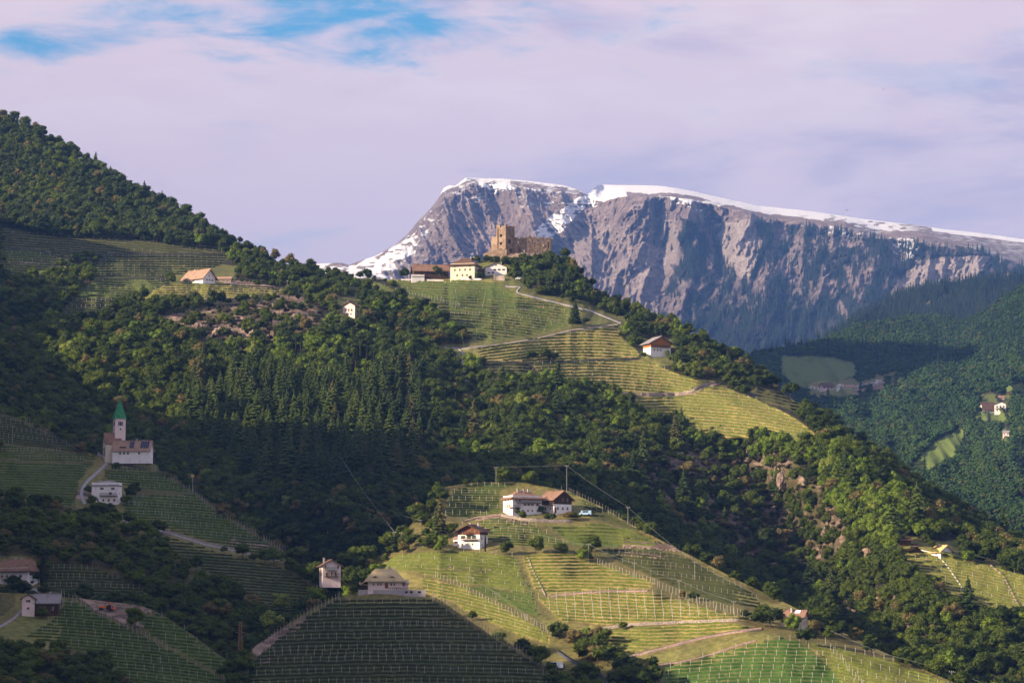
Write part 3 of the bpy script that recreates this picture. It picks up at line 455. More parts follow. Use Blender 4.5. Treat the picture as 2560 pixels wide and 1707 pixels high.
def zone(h, x, y, amp=7):
    """field, rock, dryness for bearings x,y on hill h"""
    g0 = {'farmhill': .55, 'churchhill': .3, 'lowhill': .4, 'knoll': .4}.get(h, 0); fld = np.full(x.shape, float(g0)); rock = np.zeros(x.shape); dry = np.full(x.shape, .48 if g0 else 0.)
    for p in PLOTS:
        if p[0] == h:
            m = rasp(p[1], x, y, 3, 5); fld[m] = .42 if p[7] is V_SHADE else .68 if p[7] is V_GRN else 1; dry[m] = p[8]  # shaded plots show darker ground, their shade put into the colour
    for hh, poly in MEADOW:
        if hh == h: m = rasp(poly, x, y, amp, 15); fld[m] = 1; dry[m] = .35 if h != 'far' else -.2
    for hh, x0, x1, y0, y1 in CLEAR:
        if hh == h: jx = (fbm(x / 20, y / 15, 45, 3) - .5) * 30; m = (x + jx > x0 - 4) & (x + jx < x1 + 4) & (y + jx * .4 > y0) & (y + jx * .4 < y1 + 12); fld[m] = np.maximum(fld[m], .75 if h != 'far' else .5); dry[m] = np.maximum(dry[m], .25 if h != 'far' else -.3)
    for r in ROADS:
        if r[1] == h:
            a = np.array(r[2], float)
            for (x1, y1), (x2, y2) in zip(a[:-1], a[1:]):
                L = (x2 - x1) ** 2 + (y2 - y1) ** 2; t = np.clip(((x - x1) * (x2 - x1) + (y - y1) * (y2 - y1)) / L, 0, 1); m = np.hypot(x - x1 - t * (x2 - x1), (y - y1 - t * (y2 - y1))) < 16 + fbm(x / 15, y / 15, 61, 2) * 10; fld[m] = np.maximum(fld[m], .7); dry[m] = np.maximum(dry[m], .3)
    for poly in ROCKS.get(h, []): m = rasp(poly, x, y, amp, 25); rock[m] = 1
    for hh, poly in SCRUB[:2]:
        if hh == h: m = rasp(poly, x, y, amp, 35); rock[m] = np.maximum(rock[m], .6)
    return fld, rock, dry
def cover_main(h, x, y):
    f, r, d = zone(h, x, y); return np.stack([f, r, d, np.ones_like(f)], -1)
def cover_mtn(x, y):
    rim = rim_y(x); wob = (fbm(x / 30, y / 22, 141, 4) - .5) * 40; wv = (fbm(x / 60, y / 60, 147, 4) - .5) * 60
    cr0 = H['mountain'].crest_at(x); snow = np.where(y < cr0 + (rim - cr0) * (.72 + wv * .008) + wob * .18, 1.0, 0.0)
    thin = np.clip((x - 1930) / 400, 0, 1); snow = snow * (1 - .80 * thin) - np.where((x > 1900) & (y > rim - 14), .2, 0) * (y < rim); thin = np.clip((x - 2330) / 60, 0, 1); cr_ = H['mountain'].crest_at(x); snow = np.where((thin > 0) & (y < cr_ + 9), 1.0, snow)
    def reg(poly, v, amp=10):
        nonlocal snow; m = rasp(poly, x, y, amp, 161); snow = np.where(m, np.maximum(snow, v), snow)
    reg([(1335, 578), (1370, 545), (1409, 522), (1464, 486), (1485, 500), (1440, 540), (1409, 574), (1375, 600), (1345, 590)], 1.0, 6)
    reg([(1480, 470), (1560, 466), (1570, 490), (1520, 500), (1480, 520), (1470, 505)], .95, 5)
    reg([(770, 665), (870, 668), (960, 630), (1030, 580), (1080, 525), (1100, 530), (1060, 600), (1010, 660), (960, 720), (770, 720)], .42, 10)
    reg([(860, 672), (960, 632), (1010, 600), (1040, 590), (1020, 640), (950, 700), (880, 690)], .62, 9)
    reg([(1080, 525), (1110, 465), (1190, 440), (1120, 520), (1060, 640), (1010, 700), (1030, 600)], .30, 12)
    reg([(1190, 440), (1270, 440), (1280, 470), (1250, 490), (1210, 480), (1195, 500)], .75, 8)
    reg([(1120, 440), (1480, 440), (1480, 500), (1400, 520), (1300, 520), (1200, 520), (1140, 500)], .30, 10)
    reg([(1060, 560), (1330, 540), (1400, 600), (1340, 660), (1050, 660)], .17, 20)
    reg([(1640, 488), (1830, 510), (1760, 530), (1640, 505)], .44, 6); reg([(2215, 592), (2300, 592), (2300, 660), (2225, 640)], .36, 8); reg([(2300, 575), (2700, 600), (2700, 690), (2500, 650), (2400, 610)], .24, 8); reg([(1990, 560), (2200, 575), (2200, 600), (2040, 590)], .30, 6)
    reg([(1230, 560), (1300, 600), (1380, 700), (1300, 700)], .34, 10)
    bare = np.clip((fbm(x / 16, y / 4.5, 231, 4) - .52) * 9, 0, 1) * np.where(x < 1480, .75, .28 + .3 * np.clip((x - 1750) / 300, 0, 1)); snow = snow * (1 - bare * (y > cr0 + 2.2))
    # woods on the lower right flank
    f = np.zeros(x.shape)
    def wd(poly, v=1.0, amp=14):
        nonlocal f; m = rasp(poly, x, y, amp, 171); f = np.where(m, v, f)
    wd([(1700, 545), (1790, 545), (1940, 560), (2110, 575), (2200, 600), (2700, 640), (2700, 960), (1620, 960), (1560, 860), (1640, 780), (1680, 680), (1700, 600)])
    wd([(1790, 560), (1880, 548), (1905, 600), (1890, 660), (1870, 700), (1840, 690), (1800, 630)], 0.0, 8)
    wd([(2250, 690), (2290, 655), (2360, 640), (2480, 640), (2440, 690), (2330, 740), (2240, 740)], .0, 10)
    wd([(2030, 590), (2160, 590), (2170, 620), (2060, 615)], .25, 10); wd([(2130, 640), (2200, 650), (2190, 720), (2150, 700)], .4, 10); wd([(1660, 740), (1720, 720), (1740, 800), (1640, 820)], .35, 12); wd([(2070, 720), (2110, 760), (2130, 810), (2110, 800)], .2, 5)
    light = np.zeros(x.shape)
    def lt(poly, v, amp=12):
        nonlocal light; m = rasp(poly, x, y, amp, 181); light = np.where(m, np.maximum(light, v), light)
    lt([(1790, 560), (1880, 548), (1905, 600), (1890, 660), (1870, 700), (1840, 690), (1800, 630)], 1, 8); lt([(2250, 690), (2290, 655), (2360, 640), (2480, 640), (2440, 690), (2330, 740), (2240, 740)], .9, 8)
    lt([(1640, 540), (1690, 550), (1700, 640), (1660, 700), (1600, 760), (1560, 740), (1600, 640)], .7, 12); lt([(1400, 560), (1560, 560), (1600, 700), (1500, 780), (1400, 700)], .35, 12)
    f = np.where(y < rim, 0, f); f = f * np.clip((fbm(x / 20, y / 34, 211, 4) - .40) * 7, .12 + .75 * np.clip((y - 700) / 90, 0, 1), 1)
    return np.stack([gauss(snow, 1, 0), gauss(f, 1, 0), gauss(light, 2, 0), np.ones_like(f)], -1)
build_hills()
HN = {'knoll': ('knoll_terrain', 'front knoll terrain'), 'lowhill': ('slope_terrain', ''), 'farmhill': ('farm_hill_terrain', ''), 'churchhill': ('church_hill_terrain', ''), 'main': ('castle_hill_terrain', ''), 'far': ('valley_hill_terrain', ''), 'rear': ('rear_hill_terrain', ''), 'mountain': ('mountain', '')}
LAB = {'knoll': 'vine covered knoll in the foreground under the thatched cottage', 'lowhill': 'slope at the bottom left below the barn house', 'farmhill': 'broad hill of vineyards carrying the farmhouses', 'churchhill': 'slope of vineyards below the church', 'main': 'long wooded hillside rising to the castle ruin', 'far': 'wooded hill across the valley on the right', 'rear': 'dark wooded ridge between the valley hill and the mountain', 'mountain': 'snow topped limestone mountain with grey cliffs'}
def hill_mesh(k):
    h = H[k]; nx, nr = h.py.shape; X, Y, Z = unproj(h.xs[:, None] + 0 * h.py, h.py, h.d); fl = -46.0
    cov = cover_mtn(h.xs[:, None] + 0 * h.py, h.py) if k == 'mountain' else cover_main(k, h.xs[:, None] + 0 * h.py, h.py)
    parts = [np.stack([X, Y, Z], -1)]; covs = [cov]
    # front foot running down into the valley floor, rounded crest and back slope
    foot = []
    for q in (2, 1):
        fx = parts[0][:, 0].copy(); drop = (fx[:, 2] - fl) * (1 if q == 2 else .5); fx[:, 2] -= drop; adv = drop * .9; g = (fx[:, 1] - adv) / fx[:, 1]; fx[:, 0] *= g; fx[:, 1] -= adv; foot.append(fx)
    back = []; c = parts[0][:, -1]; rel = c[:, 2] - fl
    for q, (run, dr) in enumerate([(.02, .004), (.06, .03), (.16, .12), (.4, .36), (1.0, .75), (1.6, 1.0)]):
        b = c.copy(); run_m = run * rel * (1.2 if k != 'mountain' else .7); g = (b[:, 1] + run_m) / b[:, 1]; b[:, 0] *= g; b[:, 1] += run_m; b[:, 2] = c[:, 2] - rel * dr; back.append(b)
    V = np.concatenate([np.stack(foot, 1), parts[0], np.stack(back, 1)], 1); C = np.concatenate([np.repeat(cov[:, :1], 2, 1), cov, np.repeat(cov[:, -1:], 6, 1)], 1)
    n2 = V.shape[1]; i = np.arange(nx - 1)[:, None] * n2 + np.arange(n2 - 1)[None]; F4 = np.stack([i, i + n2, i + n2 + 1, i + 1], -1).reshape(-1, 4)
    me = mesh_np(HN[k][0], V.reshape(-1, 3), F4, M_MTN if k == 'mountain' else M_GROUND, smooth=True)
    at = me.color_attributes.new('cover', 'FLOAT_COLOR', 'POINT'); at.data.foreach_set('color', C.astype(np.float32).ravel())
    o = link(HN[k][0], me); tag(o, LAB[k], kind='structure'); return o
for k in ORDER: hill_mesh(k)
# valley floor out to the horizon
gm = MB(); gm.add([(-8990, -590, -45), (8990, -590, -45), (8990, 13780, -45), (-8990, 13780, -45)], [(0, 1, 2, 3)]); tag(gm.build('ground', plain('valley_floor', (.06, .08, .03), .3, .004)), 'valley floor between the hills', kind='structure')
# steep ridge added out of view left, crest shaped to shade the valley
WR = [(480, -44), (600, 52), (680, 94), (880, 94), (920, 102), (960, 128), (1000, 166), (1040, 192), (1080, 208), (1120, 214), (1160, 216), (1200, 202), (1240, 194), (1280, 182), (1320, 190), (1360, 212), (1440, 240), (1480, 252), (1520, 268), (1600, 274), (1640, 300), (1680, 336), (1800, 344), (2300, 352), (2600, 620), (3000, 900), (3900, 980), (4500, 700), (5200, 300)]
def shade_ridge():
    ys = np.arange(480, 5201, 20.0); cz = np.interp(ys, [a for a, b in WR], [b for a, b in WR]); cz = gauss(cz, 2, 0) + (fbm(ys / 60, ys * 0, 301, 4) - .5) * 14
    cx = -.255 * ys - 40; V = []; prof = [(1.0, 1.0), (.72, .72), (.45, .5), (.22, .28), (.08, .1), (0, 0), (-.12, .06), (-.5, .35), (-1.2, .8), (-1.8, 1.0)]
    for f, d in prof:
        rel = cz + 46; V.append(np.stack([cx + f * rel * .74 + (fbm(ys / 80, ys * 0 + f * 9, 305, 3) - .5) * 18 * (f > 0) * (f < 1), ys, cz - rel * d], -1))
    V = np.stack(V, 1); n2 = V.shape[1]; i = np.arange(len(ys) - 1)[:, None] * n2 + np.arange(n2 - 1)[None]; F4 = np.stack([i, i + 1, i + n2 + 1, i + n2], -1).reshape(-1, 4)
    me = mesh_np('shade_ridge_terrain', V.reshape(-1, 3), F4, M_GROUND, True); tag(link('shade_ridge_terrain', me), 'unseen wooded ridge added on the left to shade the valley', kind='structure'); return ys, cx, cz
west = shade_ridge()
# haze: one closed box of even air round camera and hills
hz = MB().box(-9000, 9000, -600, 13800, -46, 1720); ho = hz.build('haze', plain('tmp', (1, 1, 1))); ho.data.materials.clear(); ho['kind'] = 'stuff'; ho['label'] = 'thin blue haze filling the valley air'
hm = bpy.data.materials.new('valley_haze'); hm.use_nodes = True; nt = NT(hm.node_tree); nt.n.clear(); pv = nt.add('ShaderNodeVolumePrincipled'); pv.inputs['Color'].default_value = (.17, .38, .98, 1); pv.inputs['Density'].default_value = HAZE; pv.inputs['Anisotropy'].default_value = 0.0
oo = nt.add('ShaderNodeOutputMaterial'); nt.l.new(pv.outputs[0], oo.inputs['Volume']); ho.data.materials.append(hm)
# ------------------------------------------------------------------ plants
def leafy_mesh(name, V, Fc, tone, m):
    me = mesh_np(name, V, Fc, m); at = me.attributes.new('tone', 'FLOAT', 'POINT'); at.data.foreach_set('value', np.asarray(tone, np.float32)); return me
def quads_at(c, nrm, size, rg):
    """leaf clumps: small bent quads round the points c"""
    n = len(c); a = rg.normal(size=(n, 3)); a -= nrm * (a * nrm).sum(1, keepdims=True) * .6; a /= np.linalg.norm(a, axis=1, keepdims=True); b = np.cross(a, nrm + rg.normal(size=(n, 3)) * .5); b /= np.linalg.norm(b, axis=1, keepdims=True) + 1e-6
    s = size[:, None] * (.6 + rg.random((n, 1)) * .8); V = np.stack([c - a * s, c - b * s * .8, c + a * s, c + b * s * .8], 1).reshape(-1, 3); i = np.arange(n)[:, None] * 4; return V, i + np.arange(4)
def ico(k=1):
    import bmesh; bm = bmesh.new(); bmesh.ops.create_icosphere(bm, subdivisions=k, radius=1); v = np.array([x.co[:] for x in bm.verts]); f = np.array([[y.index for y in x.verts] for x in bm.faces]); bm.free(); return v, f
ICOV, ICOF = ico(2)
def broad_crown(seed, lobes=11, leaves=62, wide=.42, tall=.36, base=.52, ls=.038, m=M_LEAF, name='crown'):
    """crown of a tree one unit high: separate lobes with leaf clumps and gaps"""
    rg = np.random.default_rng(seed); V = []; Fq = []; T = []; n = 0
    th = rg.random(lobes) * 6.283; ph = np.arccos(rg.uniform(-.75, 1, lobes)); rr = .55 + .35 * rg.random(lobes)
    cs = np.stack([np.cos(th) * np.sin(ph) * wide * rr, np.sin(th) * np.sin(ph) * wide * rr, base + np.cos(ph) * tall * rr + .05], -1); cs = np.vstack([cs, [[0, 0, base]]])
    rs = np.append(rg.uniform(.13, .21, lobes), .25)
    for c, r in zip(cs, rs):
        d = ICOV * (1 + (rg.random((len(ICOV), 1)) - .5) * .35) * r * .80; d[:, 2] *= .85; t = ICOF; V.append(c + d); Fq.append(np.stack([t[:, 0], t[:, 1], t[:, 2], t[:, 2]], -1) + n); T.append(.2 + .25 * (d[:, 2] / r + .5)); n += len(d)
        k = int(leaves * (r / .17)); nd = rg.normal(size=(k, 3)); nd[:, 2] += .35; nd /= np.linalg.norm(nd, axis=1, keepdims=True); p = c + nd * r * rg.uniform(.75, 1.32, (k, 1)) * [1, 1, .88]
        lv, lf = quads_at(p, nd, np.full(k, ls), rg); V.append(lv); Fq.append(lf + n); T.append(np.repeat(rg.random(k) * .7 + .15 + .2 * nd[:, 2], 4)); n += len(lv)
    V = np.vstack(V); Fq = np.vstack(Fq); tri = Fq[:, 2] == Fq[:, 3]
    F3 = np.vstack([Fq[tri][:, :3], Fq[~tri][:, [0, 1, 2]], Fq[~tri][:, [0, 2, 3]]]); V[:, 2] = np.maximum(V[:, 2], .04); return leafy_mesh(name, V, F3, np.concatenate(T), m)
def conifer_crown(seed, tiers=15, br=10, wide=.23, droop=.03, m=M_NEEDLE, z0=.08, rag=.25):
    rg = np.random.default_rng(seed); V = []; Fc = []; T = []; n = 0
    for t in range(tiers):
        f = t / (tiers - 1); z = zt = z0 + (1 - z0) * (1 - (1 - f) ** 1.05) ; r = wide * (1 - f) ** .85 + .012; k = max(5, int(br * (1 - f * .4))); a0 = rg.random() * 6.28
        for b in range(k):
            a = a0 + b * 6.283 / k + rg.normal() * .12; L = r * rg.uniform(1 - rag, 1 + rag); z = zt + rg.uniform(-.55, .55) * (1 - z0) / tiers; w = .30 * L + .012; dz = -droop * (L / wide) - rg.random() * .02; ca, sa = math.cos(a), math.sin(a)
            for sgn in (1, -1):
                p = [(0, 0, z + .028), (ca * L * .55 - sa * w * sgn, sa * L * .55 + ca * w * sgn, z + dz * .4 - .012), (ca * L, sa * L, z + dz), (ca * L * .55, sa * L * .55, z + dz * .35 + .022)]
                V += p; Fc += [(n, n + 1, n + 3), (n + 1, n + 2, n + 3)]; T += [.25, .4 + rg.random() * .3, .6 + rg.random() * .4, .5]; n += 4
            # hanging sprays
            V += [(ca * L * .4, sa * L * .4, z + dz * .2), (ca * L * .98, sa * L * .98, z + dz), (ca * L * .75, sa * L * .75, z + dz - .045)]; Fc += [(n, n + 1, n + 2)]; T += [.2, .5, .1]; n += 3
    k = 7
    for i in range(k): V.append((math.cos(i * 6.283 / k) * wide * .38, math.sin(i * 6.283 / k) * wide * .38, z0)); T.append(0)
    V.append((0, 0, .97)); T.append(.2); Fc += [(n + i, n + (i + 1) % k, n + k) for i in range(k)]
    V.append((0, 0, 1.04)); T.append(.8); V.append((.012, 0, .95)); T.append(.6); V.append((-.012, 0, .95)); T.append(.6); Fc.append((n + k + 1, n + k + 2, n + k + 3))
    return leafy_mesh('crown', np.array(V), np.array(Fc), T, m)
def cypress_crown(seed, wide=.075):
    rg = np.random.default_rng(seed); V = []; Fc = []; T = []; n = 0; k = 9; zs = np.linspace(.03, 1, 15)
    prof = lambda z: wide * (math.sin(min(1, z * 1.5 + .15) * math.pi * .5) * (1 - z) ** .62 + .02)
    for i, z in enumerate(zs):
        for q in range(k): r = prof(z) * rg.uniform(.75, 1.1); V.append((math.cos(q * 6.283 / k) * r, math.sin(q * 6.283 / k) * r, z)); T.append(rg.random() * .5)
    for i in range(len(zs) - 1):
        for q in range(k): a, b, c, d = i * k + q, i * k + (q + 1) % k, (i + 1) * k + (q + 1) % k, (i + 1) * k + q; Fc += [(a, b, c), (a, c, d)]
    n = len(V); m = 260; z = rg.uniform(.04, .98, m); a = rg.random(m) * 6.283; r = np.array([prof(q) for q in z]); p = np.stack([np.cos(a) * r, np.sin(a) * r, z], -1); nd = np.stack([np.cos(a), np.sin(a), np.full(m, .5)], -1); nd /= np.linalg.norm(nd, axis=1, keepdims=True)
    lv, lf = quads_at(p, nd, np.full(m, .018), rg); Fc = np.vstack([np.array(Fc), lf[:, :3] + n, lf[:, [0, 2, 3]] + n]); T = np.concatenate([T, np.repeat(rg.random(m), 4)]); return leafy_mesh('crown', np.vstack([V, lv]), Fc, T, M_CYP)
def trunk_mesh(seed, top=.62, r=.022, limbs=4):
    rg = random.Random(seed); b = MB(); b.tube([(0, 0, -.08), (.004, .003, .12), (rg.uniform(-.02, .02), rg.uniform(-.02, .02), top * .6), (rg.uniform(-.03, .03), rg.uniform(-.03, .03), top)], r, 6, r * .35)
    for i in range(limbs): a = rg.random() * 6.28; z = top * rg.uniform(.45, .85); b.tube([(0, 0, z), (math.cos(a) * .1, math.sin(a) * .1, z + .1), (math.cos(a) * .22, math.sin(a) * .22, z + .2)], r * .4, 4, r * .12)
    return b.mesh('trunk', M_BARK)
KINDS = {
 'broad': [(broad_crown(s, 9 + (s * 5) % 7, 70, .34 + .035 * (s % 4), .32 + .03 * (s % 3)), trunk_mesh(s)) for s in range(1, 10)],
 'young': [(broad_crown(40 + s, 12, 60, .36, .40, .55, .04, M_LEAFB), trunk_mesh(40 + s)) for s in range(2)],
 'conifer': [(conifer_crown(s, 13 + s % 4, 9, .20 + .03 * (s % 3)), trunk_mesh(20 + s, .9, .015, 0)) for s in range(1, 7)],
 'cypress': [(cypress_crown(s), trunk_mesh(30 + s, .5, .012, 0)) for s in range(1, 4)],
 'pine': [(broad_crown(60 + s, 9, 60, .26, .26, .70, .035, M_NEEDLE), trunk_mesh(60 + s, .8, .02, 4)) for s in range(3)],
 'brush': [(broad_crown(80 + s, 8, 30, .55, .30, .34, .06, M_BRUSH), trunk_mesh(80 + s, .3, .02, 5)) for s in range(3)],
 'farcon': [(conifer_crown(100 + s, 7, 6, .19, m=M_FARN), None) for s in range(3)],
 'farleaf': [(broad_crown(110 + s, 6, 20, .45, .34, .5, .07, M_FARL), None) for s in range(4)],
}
def merged(me, tr):
    import bmesh; bm = bmesh.new(); bm.from_mesh(me)
    m = me.copy()
    if tr is None: return m
    v0 = len(me.vertices); V = np.empty(v0 * 3, np.float32); me.vertices.foreach_get('co', V); W = np.array([v.co[:] for v in tr.vertices]); f = [tuple(p.vertices) for p in me.polygons] + [tuple(i + v0 for i in p.vertices) for p in tr.polygons]
    q = bpy.data.meshes.new('tree'); q.from_pydata(np.vstack([V.reshape(-1, 3), W]).tolist(), [], f); q.materials.append(me.materials[0]); q.materials.append(tr.materials[0]); mi = np.zeros(len(f), np.int32); mi[len(me.polygons):] = 1; q.polygons.foreach_set('material_index', mi)
    t = np.zeros(v0, np.float32); me.attributes['tone'].data.foreach_get('value', t); at = q.attributes.new('tone', 'FLOAT', 'POINT'); at.data.foreach_set('value', np.concatenate([t, np.full(len(W), .5, np.float32)])); q.update(); bm.free(); return q
LIB = {}
for kname, protos in KINDS.items():
    c = bpy.data.collections.new('stock_' + kname); LIB[kname] = c
    for i, (cr, tr) in enumerate(protos): c.objects.link(bpy.data.objects.new('%s_%02d' % (kname, i), merged(cr, tr)))
def scatter_group(kname):
    g = bpy.data.node_groups.new('scatter_' + kname, 'GeometryNodeTree'); g.interface.new_socket('Geometry', in_out='INPUT', socket_type='NodeSocketGeometry'); g.interface.new_socket('Geometry', in_out='OUTPUT', socket_type='NodeSocketGeometry')
    N = g.nodes; gi = N.new('NodeGroupInput'); go = N.new('NodeGroupOutput'); ci = N.new('GeometryNodeCollectionInfo'); ci.inputs['Collection'].default_value = LIB[kname]; ci.inputs['Separate Children'].default_value = True; ci.inputs['Reset Children'].default_value = True
    ip = N.new('GeometryNodeInstanceOnPoints'); ip.inputs['Pick Instance'].default_value = True
    def na(nm, t): n = N.new('GeometryNodeInputNamedAttribute'); n.data_type = t; n.inputs['Name'].default_value = nm; return n.outputs['Attribute']
    g.links.new(gi.outputs[0], ip.inputs['Points']); g.links.new(ci.outputs[0], ip.inputs['Instance']); g.links.new(na('idx', 'INT'), ip.inputs['Instance Index'])
    e2r = N.new('FunctionNodeEulerToRotation'); g.links.new(na('rot', 'FLOAT_VECTOR'), e2r.inputs[0]); g.links.new(e2r.outputs[0], ip.inputs['Rotation']); g.links.new(na('scl', 'FLOAT_VECTOR'), ip.inputs['Scale']); g.links.new(ip.outputs[0], go.inputs[0]); return g
SG = {}
def scatter(name, label, kname, pos, hgt, rot, idx, wide):
    if not len(pos): return
    me = bpy.data.meshes.new(name); me.vertices.add(len(pos)); me.vertices.foreach_set('co', np.asarray(pos, np.float32).ravel())
    a = me.attributes.new('idx', 'INT', 'POINT'); a.data.foreach_set('value', np.asarray(idx, np.int32)); a = me.attributes.new('rot', 'FLOAT_VECTOR', 'POINT'); a.data.foreach_set('vector', np.stack([rot * 0, rot * 0, rot], -1).astype(np.float32).ravel())
    a = me.attributes.new('scl', 'FLOAT_VECTOR', 'POINT'); a.data.foreach_set('vector', np.stack([hgt * wide, hgt * wide, hgt], -1).astype(np.float32).ravel())
    o = link(name, me); tag(o, label, kind='stuff')
    if kname not in SG: SG[kname] = scatter_group(kname)
    md = o.modifiers.new('scatter', 'NODES'); md.node_group = SG[kname]; return o
LITWOOD = [[(540, 770), (700, 850), (860, 860), (1010, 930), (1020, 985), (860, 970), (760, 950), (600, 910), (480, 850)], [(1640, 1090), (1780, 1108), (2060, 1108), (2240, 1220), (2360, 1370), (2200, 1380), (2120, 1330), (2050, 1230), (1900, 1190), (1780, 1150)], [(1230, 930), (1420, 960), (1560, 1010), (1560, 1050), (1400, 1010), (1240, 975)]]
CONIF = [(560, 960), (640, 940), (700, 950), (760, 945), (860, 975), (930, 960), (960, 950), (1030, 940), (1070, 1000), (1090, 1100), (1060, 1160), (960, 1240), (860, 1230), (760, 1240), (620, 1220), (560, 1150), (450, 1060), (480, 950)]
RGF = np.random.default_rng(11)
TREES = []   # (kind, hill, px, py, height m, width factor, rotation, prototype)
def open_ground(h, x, y):
    m = np.zeros(x.shape, bool)
    for p in PLOTS:
        if p[0] == h: m |= rasp(p[1], x, y - 3, 2, 5) | rasp(p[1], x, y - 13, 2, 5)
    for hh, poly in MEADOW:
        if hh == h: m |= rasp(poly, x, y, 6, 15) | rasp(poly, x, y - (8 if h == 'far' else 5), 6, 15) | rasp(poly, x, y - 15, 6, 15)
    for hh, x0, x1, y0, y1 in CLEAR:
        if hh == h: m |= (x > x0) & (x < x1) & (y > y0) & (y < y1 + 16)
    for r in ROADS:
        if r[1] == h:
            a = np.array(r[2], float)
            for (x1, y1), (x2, y2) in zip(a[:-1], a[1:]):
                L = max(1e-6, (x2 - x1) ** 2 + (y2 - y1) ** 2); t = np.clip(((x - x1) * (x2 - x1) + (y - y1) * (y2 - y1)) / L, 0, 1); dd = np.hypot(x - x1 - t * (x2 - x1), (y - y1 - t * (y2 - y1))); m |= dd < r[3] * .5 + 5; m |= (np.hypot(x - x1 - t * (x2 - x1), (y - 14 - y1 - t * (y2 - y1)) * .8) < r[3] * .5 + 8) & (r[3] > 5.5)
    return m
def forest(h, x0, x1, y0, y1, sx, sy, kindf, hf, dens=None, back=False):
    gx, gy = np.meshgrid(np.arange(x0, x1, sx), np.arange(y0, y1, sy)); gx = gx + (RGF.random(gx.shape) - .5) * sx * 1.3 + (np.arange(gx.shape[0]) % 2)[:, None] * sx * .5; gy = gy + (RGF.random(gy.shape) - .5) * sy * 1.5
    x, y = gx.ravel(), gy.ravel(); hh = H[h]; cr = hh.crest_at(x); base = np.interp(x, hh.xs, hh.base)
    k = (y > cr + .5) & (y < base - 2) & ~open_ground(h, x, y); k &= ~hidden(h, x, y, 60)
    if dens is not None: k &= RGF.random(x.shape) < dens(x, y)
    x, y = x[k], y[k]; kd = kindf(x, y)
    return [(kd[i], h, x[i], y[i]) + hf(kd[i], x[i], y[i]) for i in range(len(x))]
def hgt_main(k, x, y):
    r = RGF.random
    if k == 'conifer': return (8 + r() ** 1.3 * 12 * (1 if y > 940 else .6), .95 + r() * .4)
    if y < 640 and x < 660 and k != 'brush': return (4.5 + r() ** 1.5 * 6.5 if k != 'conifer' else 7 + r() * 6, .75 + r() * .4)
    if k == 'pine': return (7 + r() * 4.5, .8 + r() * .5)
    if k == 'cypress': return (8 + r() * 3, 1.0)
    if k == 'brush': return (1.6 + r() * 2.4, 1 + r() * .4)
    return (3.4 + r() ** 1.7 * 5.8, .8 + r() * .5)
def kind_main(x, y):
    c = rasp(CONIF, x, y, 25, 91); up = (x < 640) & (y < 620); n = fbm(x / 90, y / 60, 95, 3); r = RGF.random(x.shape); out = np.full(x.shape, 'broad', dtype=object)
    out[c & (r < .9)] = 'conifer'; out[up & (r < .38 + (n - .5))] = 'pine'; out[(x > 1150) & (r < .02)] = 'conifer'; out[up & (r > .93)] = 'conifer'
    for poly in LITWOOD: m = rasp(poly, x, y, 14, 99); out[m & (RGF.random(x.shape) < .42) & (out == 'broad')] = 'young'  # sunlit woods get more bright crowns, sunlight put into leaf colour
    out[(out == 'broad') & (RGF.random(x.shape) < .05) & ~up] = 'young'
    for hh, poly in SCRUB:
        if hh == 'main': m = rasp(poly, x, y, 15, 97); out[m & (RGF.random(x.shape) < .62)] = 'brush'
    return out
def dens_main(x, y):
    d = np.full(x.shape, 1.0)
    for poly in ROCKS['main']: d[rasp(poly, x, y, 9, 25)] = .62
    d[rasp(SCRUB[0][1], x, y, 15, 35)] *= .62; d[(x > 1228) & (x < 1450) & (y < 660)] *= .8
    d[rasp(CONIF, x, y, 20, 91)] *= .36
    d[(y > 1050) & ~rasp(CONIF, x, y, 10, 91) & (x < 1000)] *= .9; return d
TREES += forest('main', -380, 2660, 230, 1760, 17, 6.3, kind_main, hgt_main, lambda x, y: dens_main(x, y) * ~((x < 660) & (y < 620)))
TREES += forest('main', -60, 660, 230, 620, 12, 4.8, kind_main, hgt_main, dens_main)
def kind_b(x, y): return np.full(x.shape, 'broad', dtype=object)
def hgt_near(k, x, y): return (2.6 + RGF.random() ** 1.5 * 4.2, .9 + RGF.random() * .5)
TREES += forest('farmhill', 780, 2660, 1200, 1800, 26, 10, kind_b, hgt_near, lambda x, y: np.where(((x > 1390) & (x < 1660) & (y > 1570)) | (x < 1010) | ((x > 1940) & (y > 1520) & (x < 2120) & (y < 1600)) | ((x > 2150) & (x < 2560)), .9, .04 + .55 * (fbm(x / 70, y / 9, 401, 2) > .64) + .75 * ((y < H['farmhill'].crest_at(x) + 42) & (x < 1100)) + .6 * ((y < H['farmhill'].crest_at(x) + 15) & (x > 1560))) * np.where((x > 1395) & (x < 1450) & (y > 1600), .5, 1))
TREES += forest('churchhill', -380, 950, 1000, 1780, 27, 10, kind_b, hgt_near, lambda x, y: np.where(((x > 250) & (x < 830) & (y > 1370)) | ((x < 480) & (y > 1255)) | (x > 770) | ((x > 290) & (y < 1200) & (x < 440)), .95, .35))
TREES += forest('lowhill', -380, 740, 1470, 1780, 30, 12, kind_b, hgt_near, lambda x, y: np.where(((x < 470) & (y > 1590 + (x * .22))), .95, .05))
TREES += forest('knoll', 560, 1500, 1470, 1780, 30, 12, kind_b, hgt_near, lambda x, y: np.where(((x > 1330) & (x < 1480)) | ((x < 760) & (y > 1660)), .8, .0))
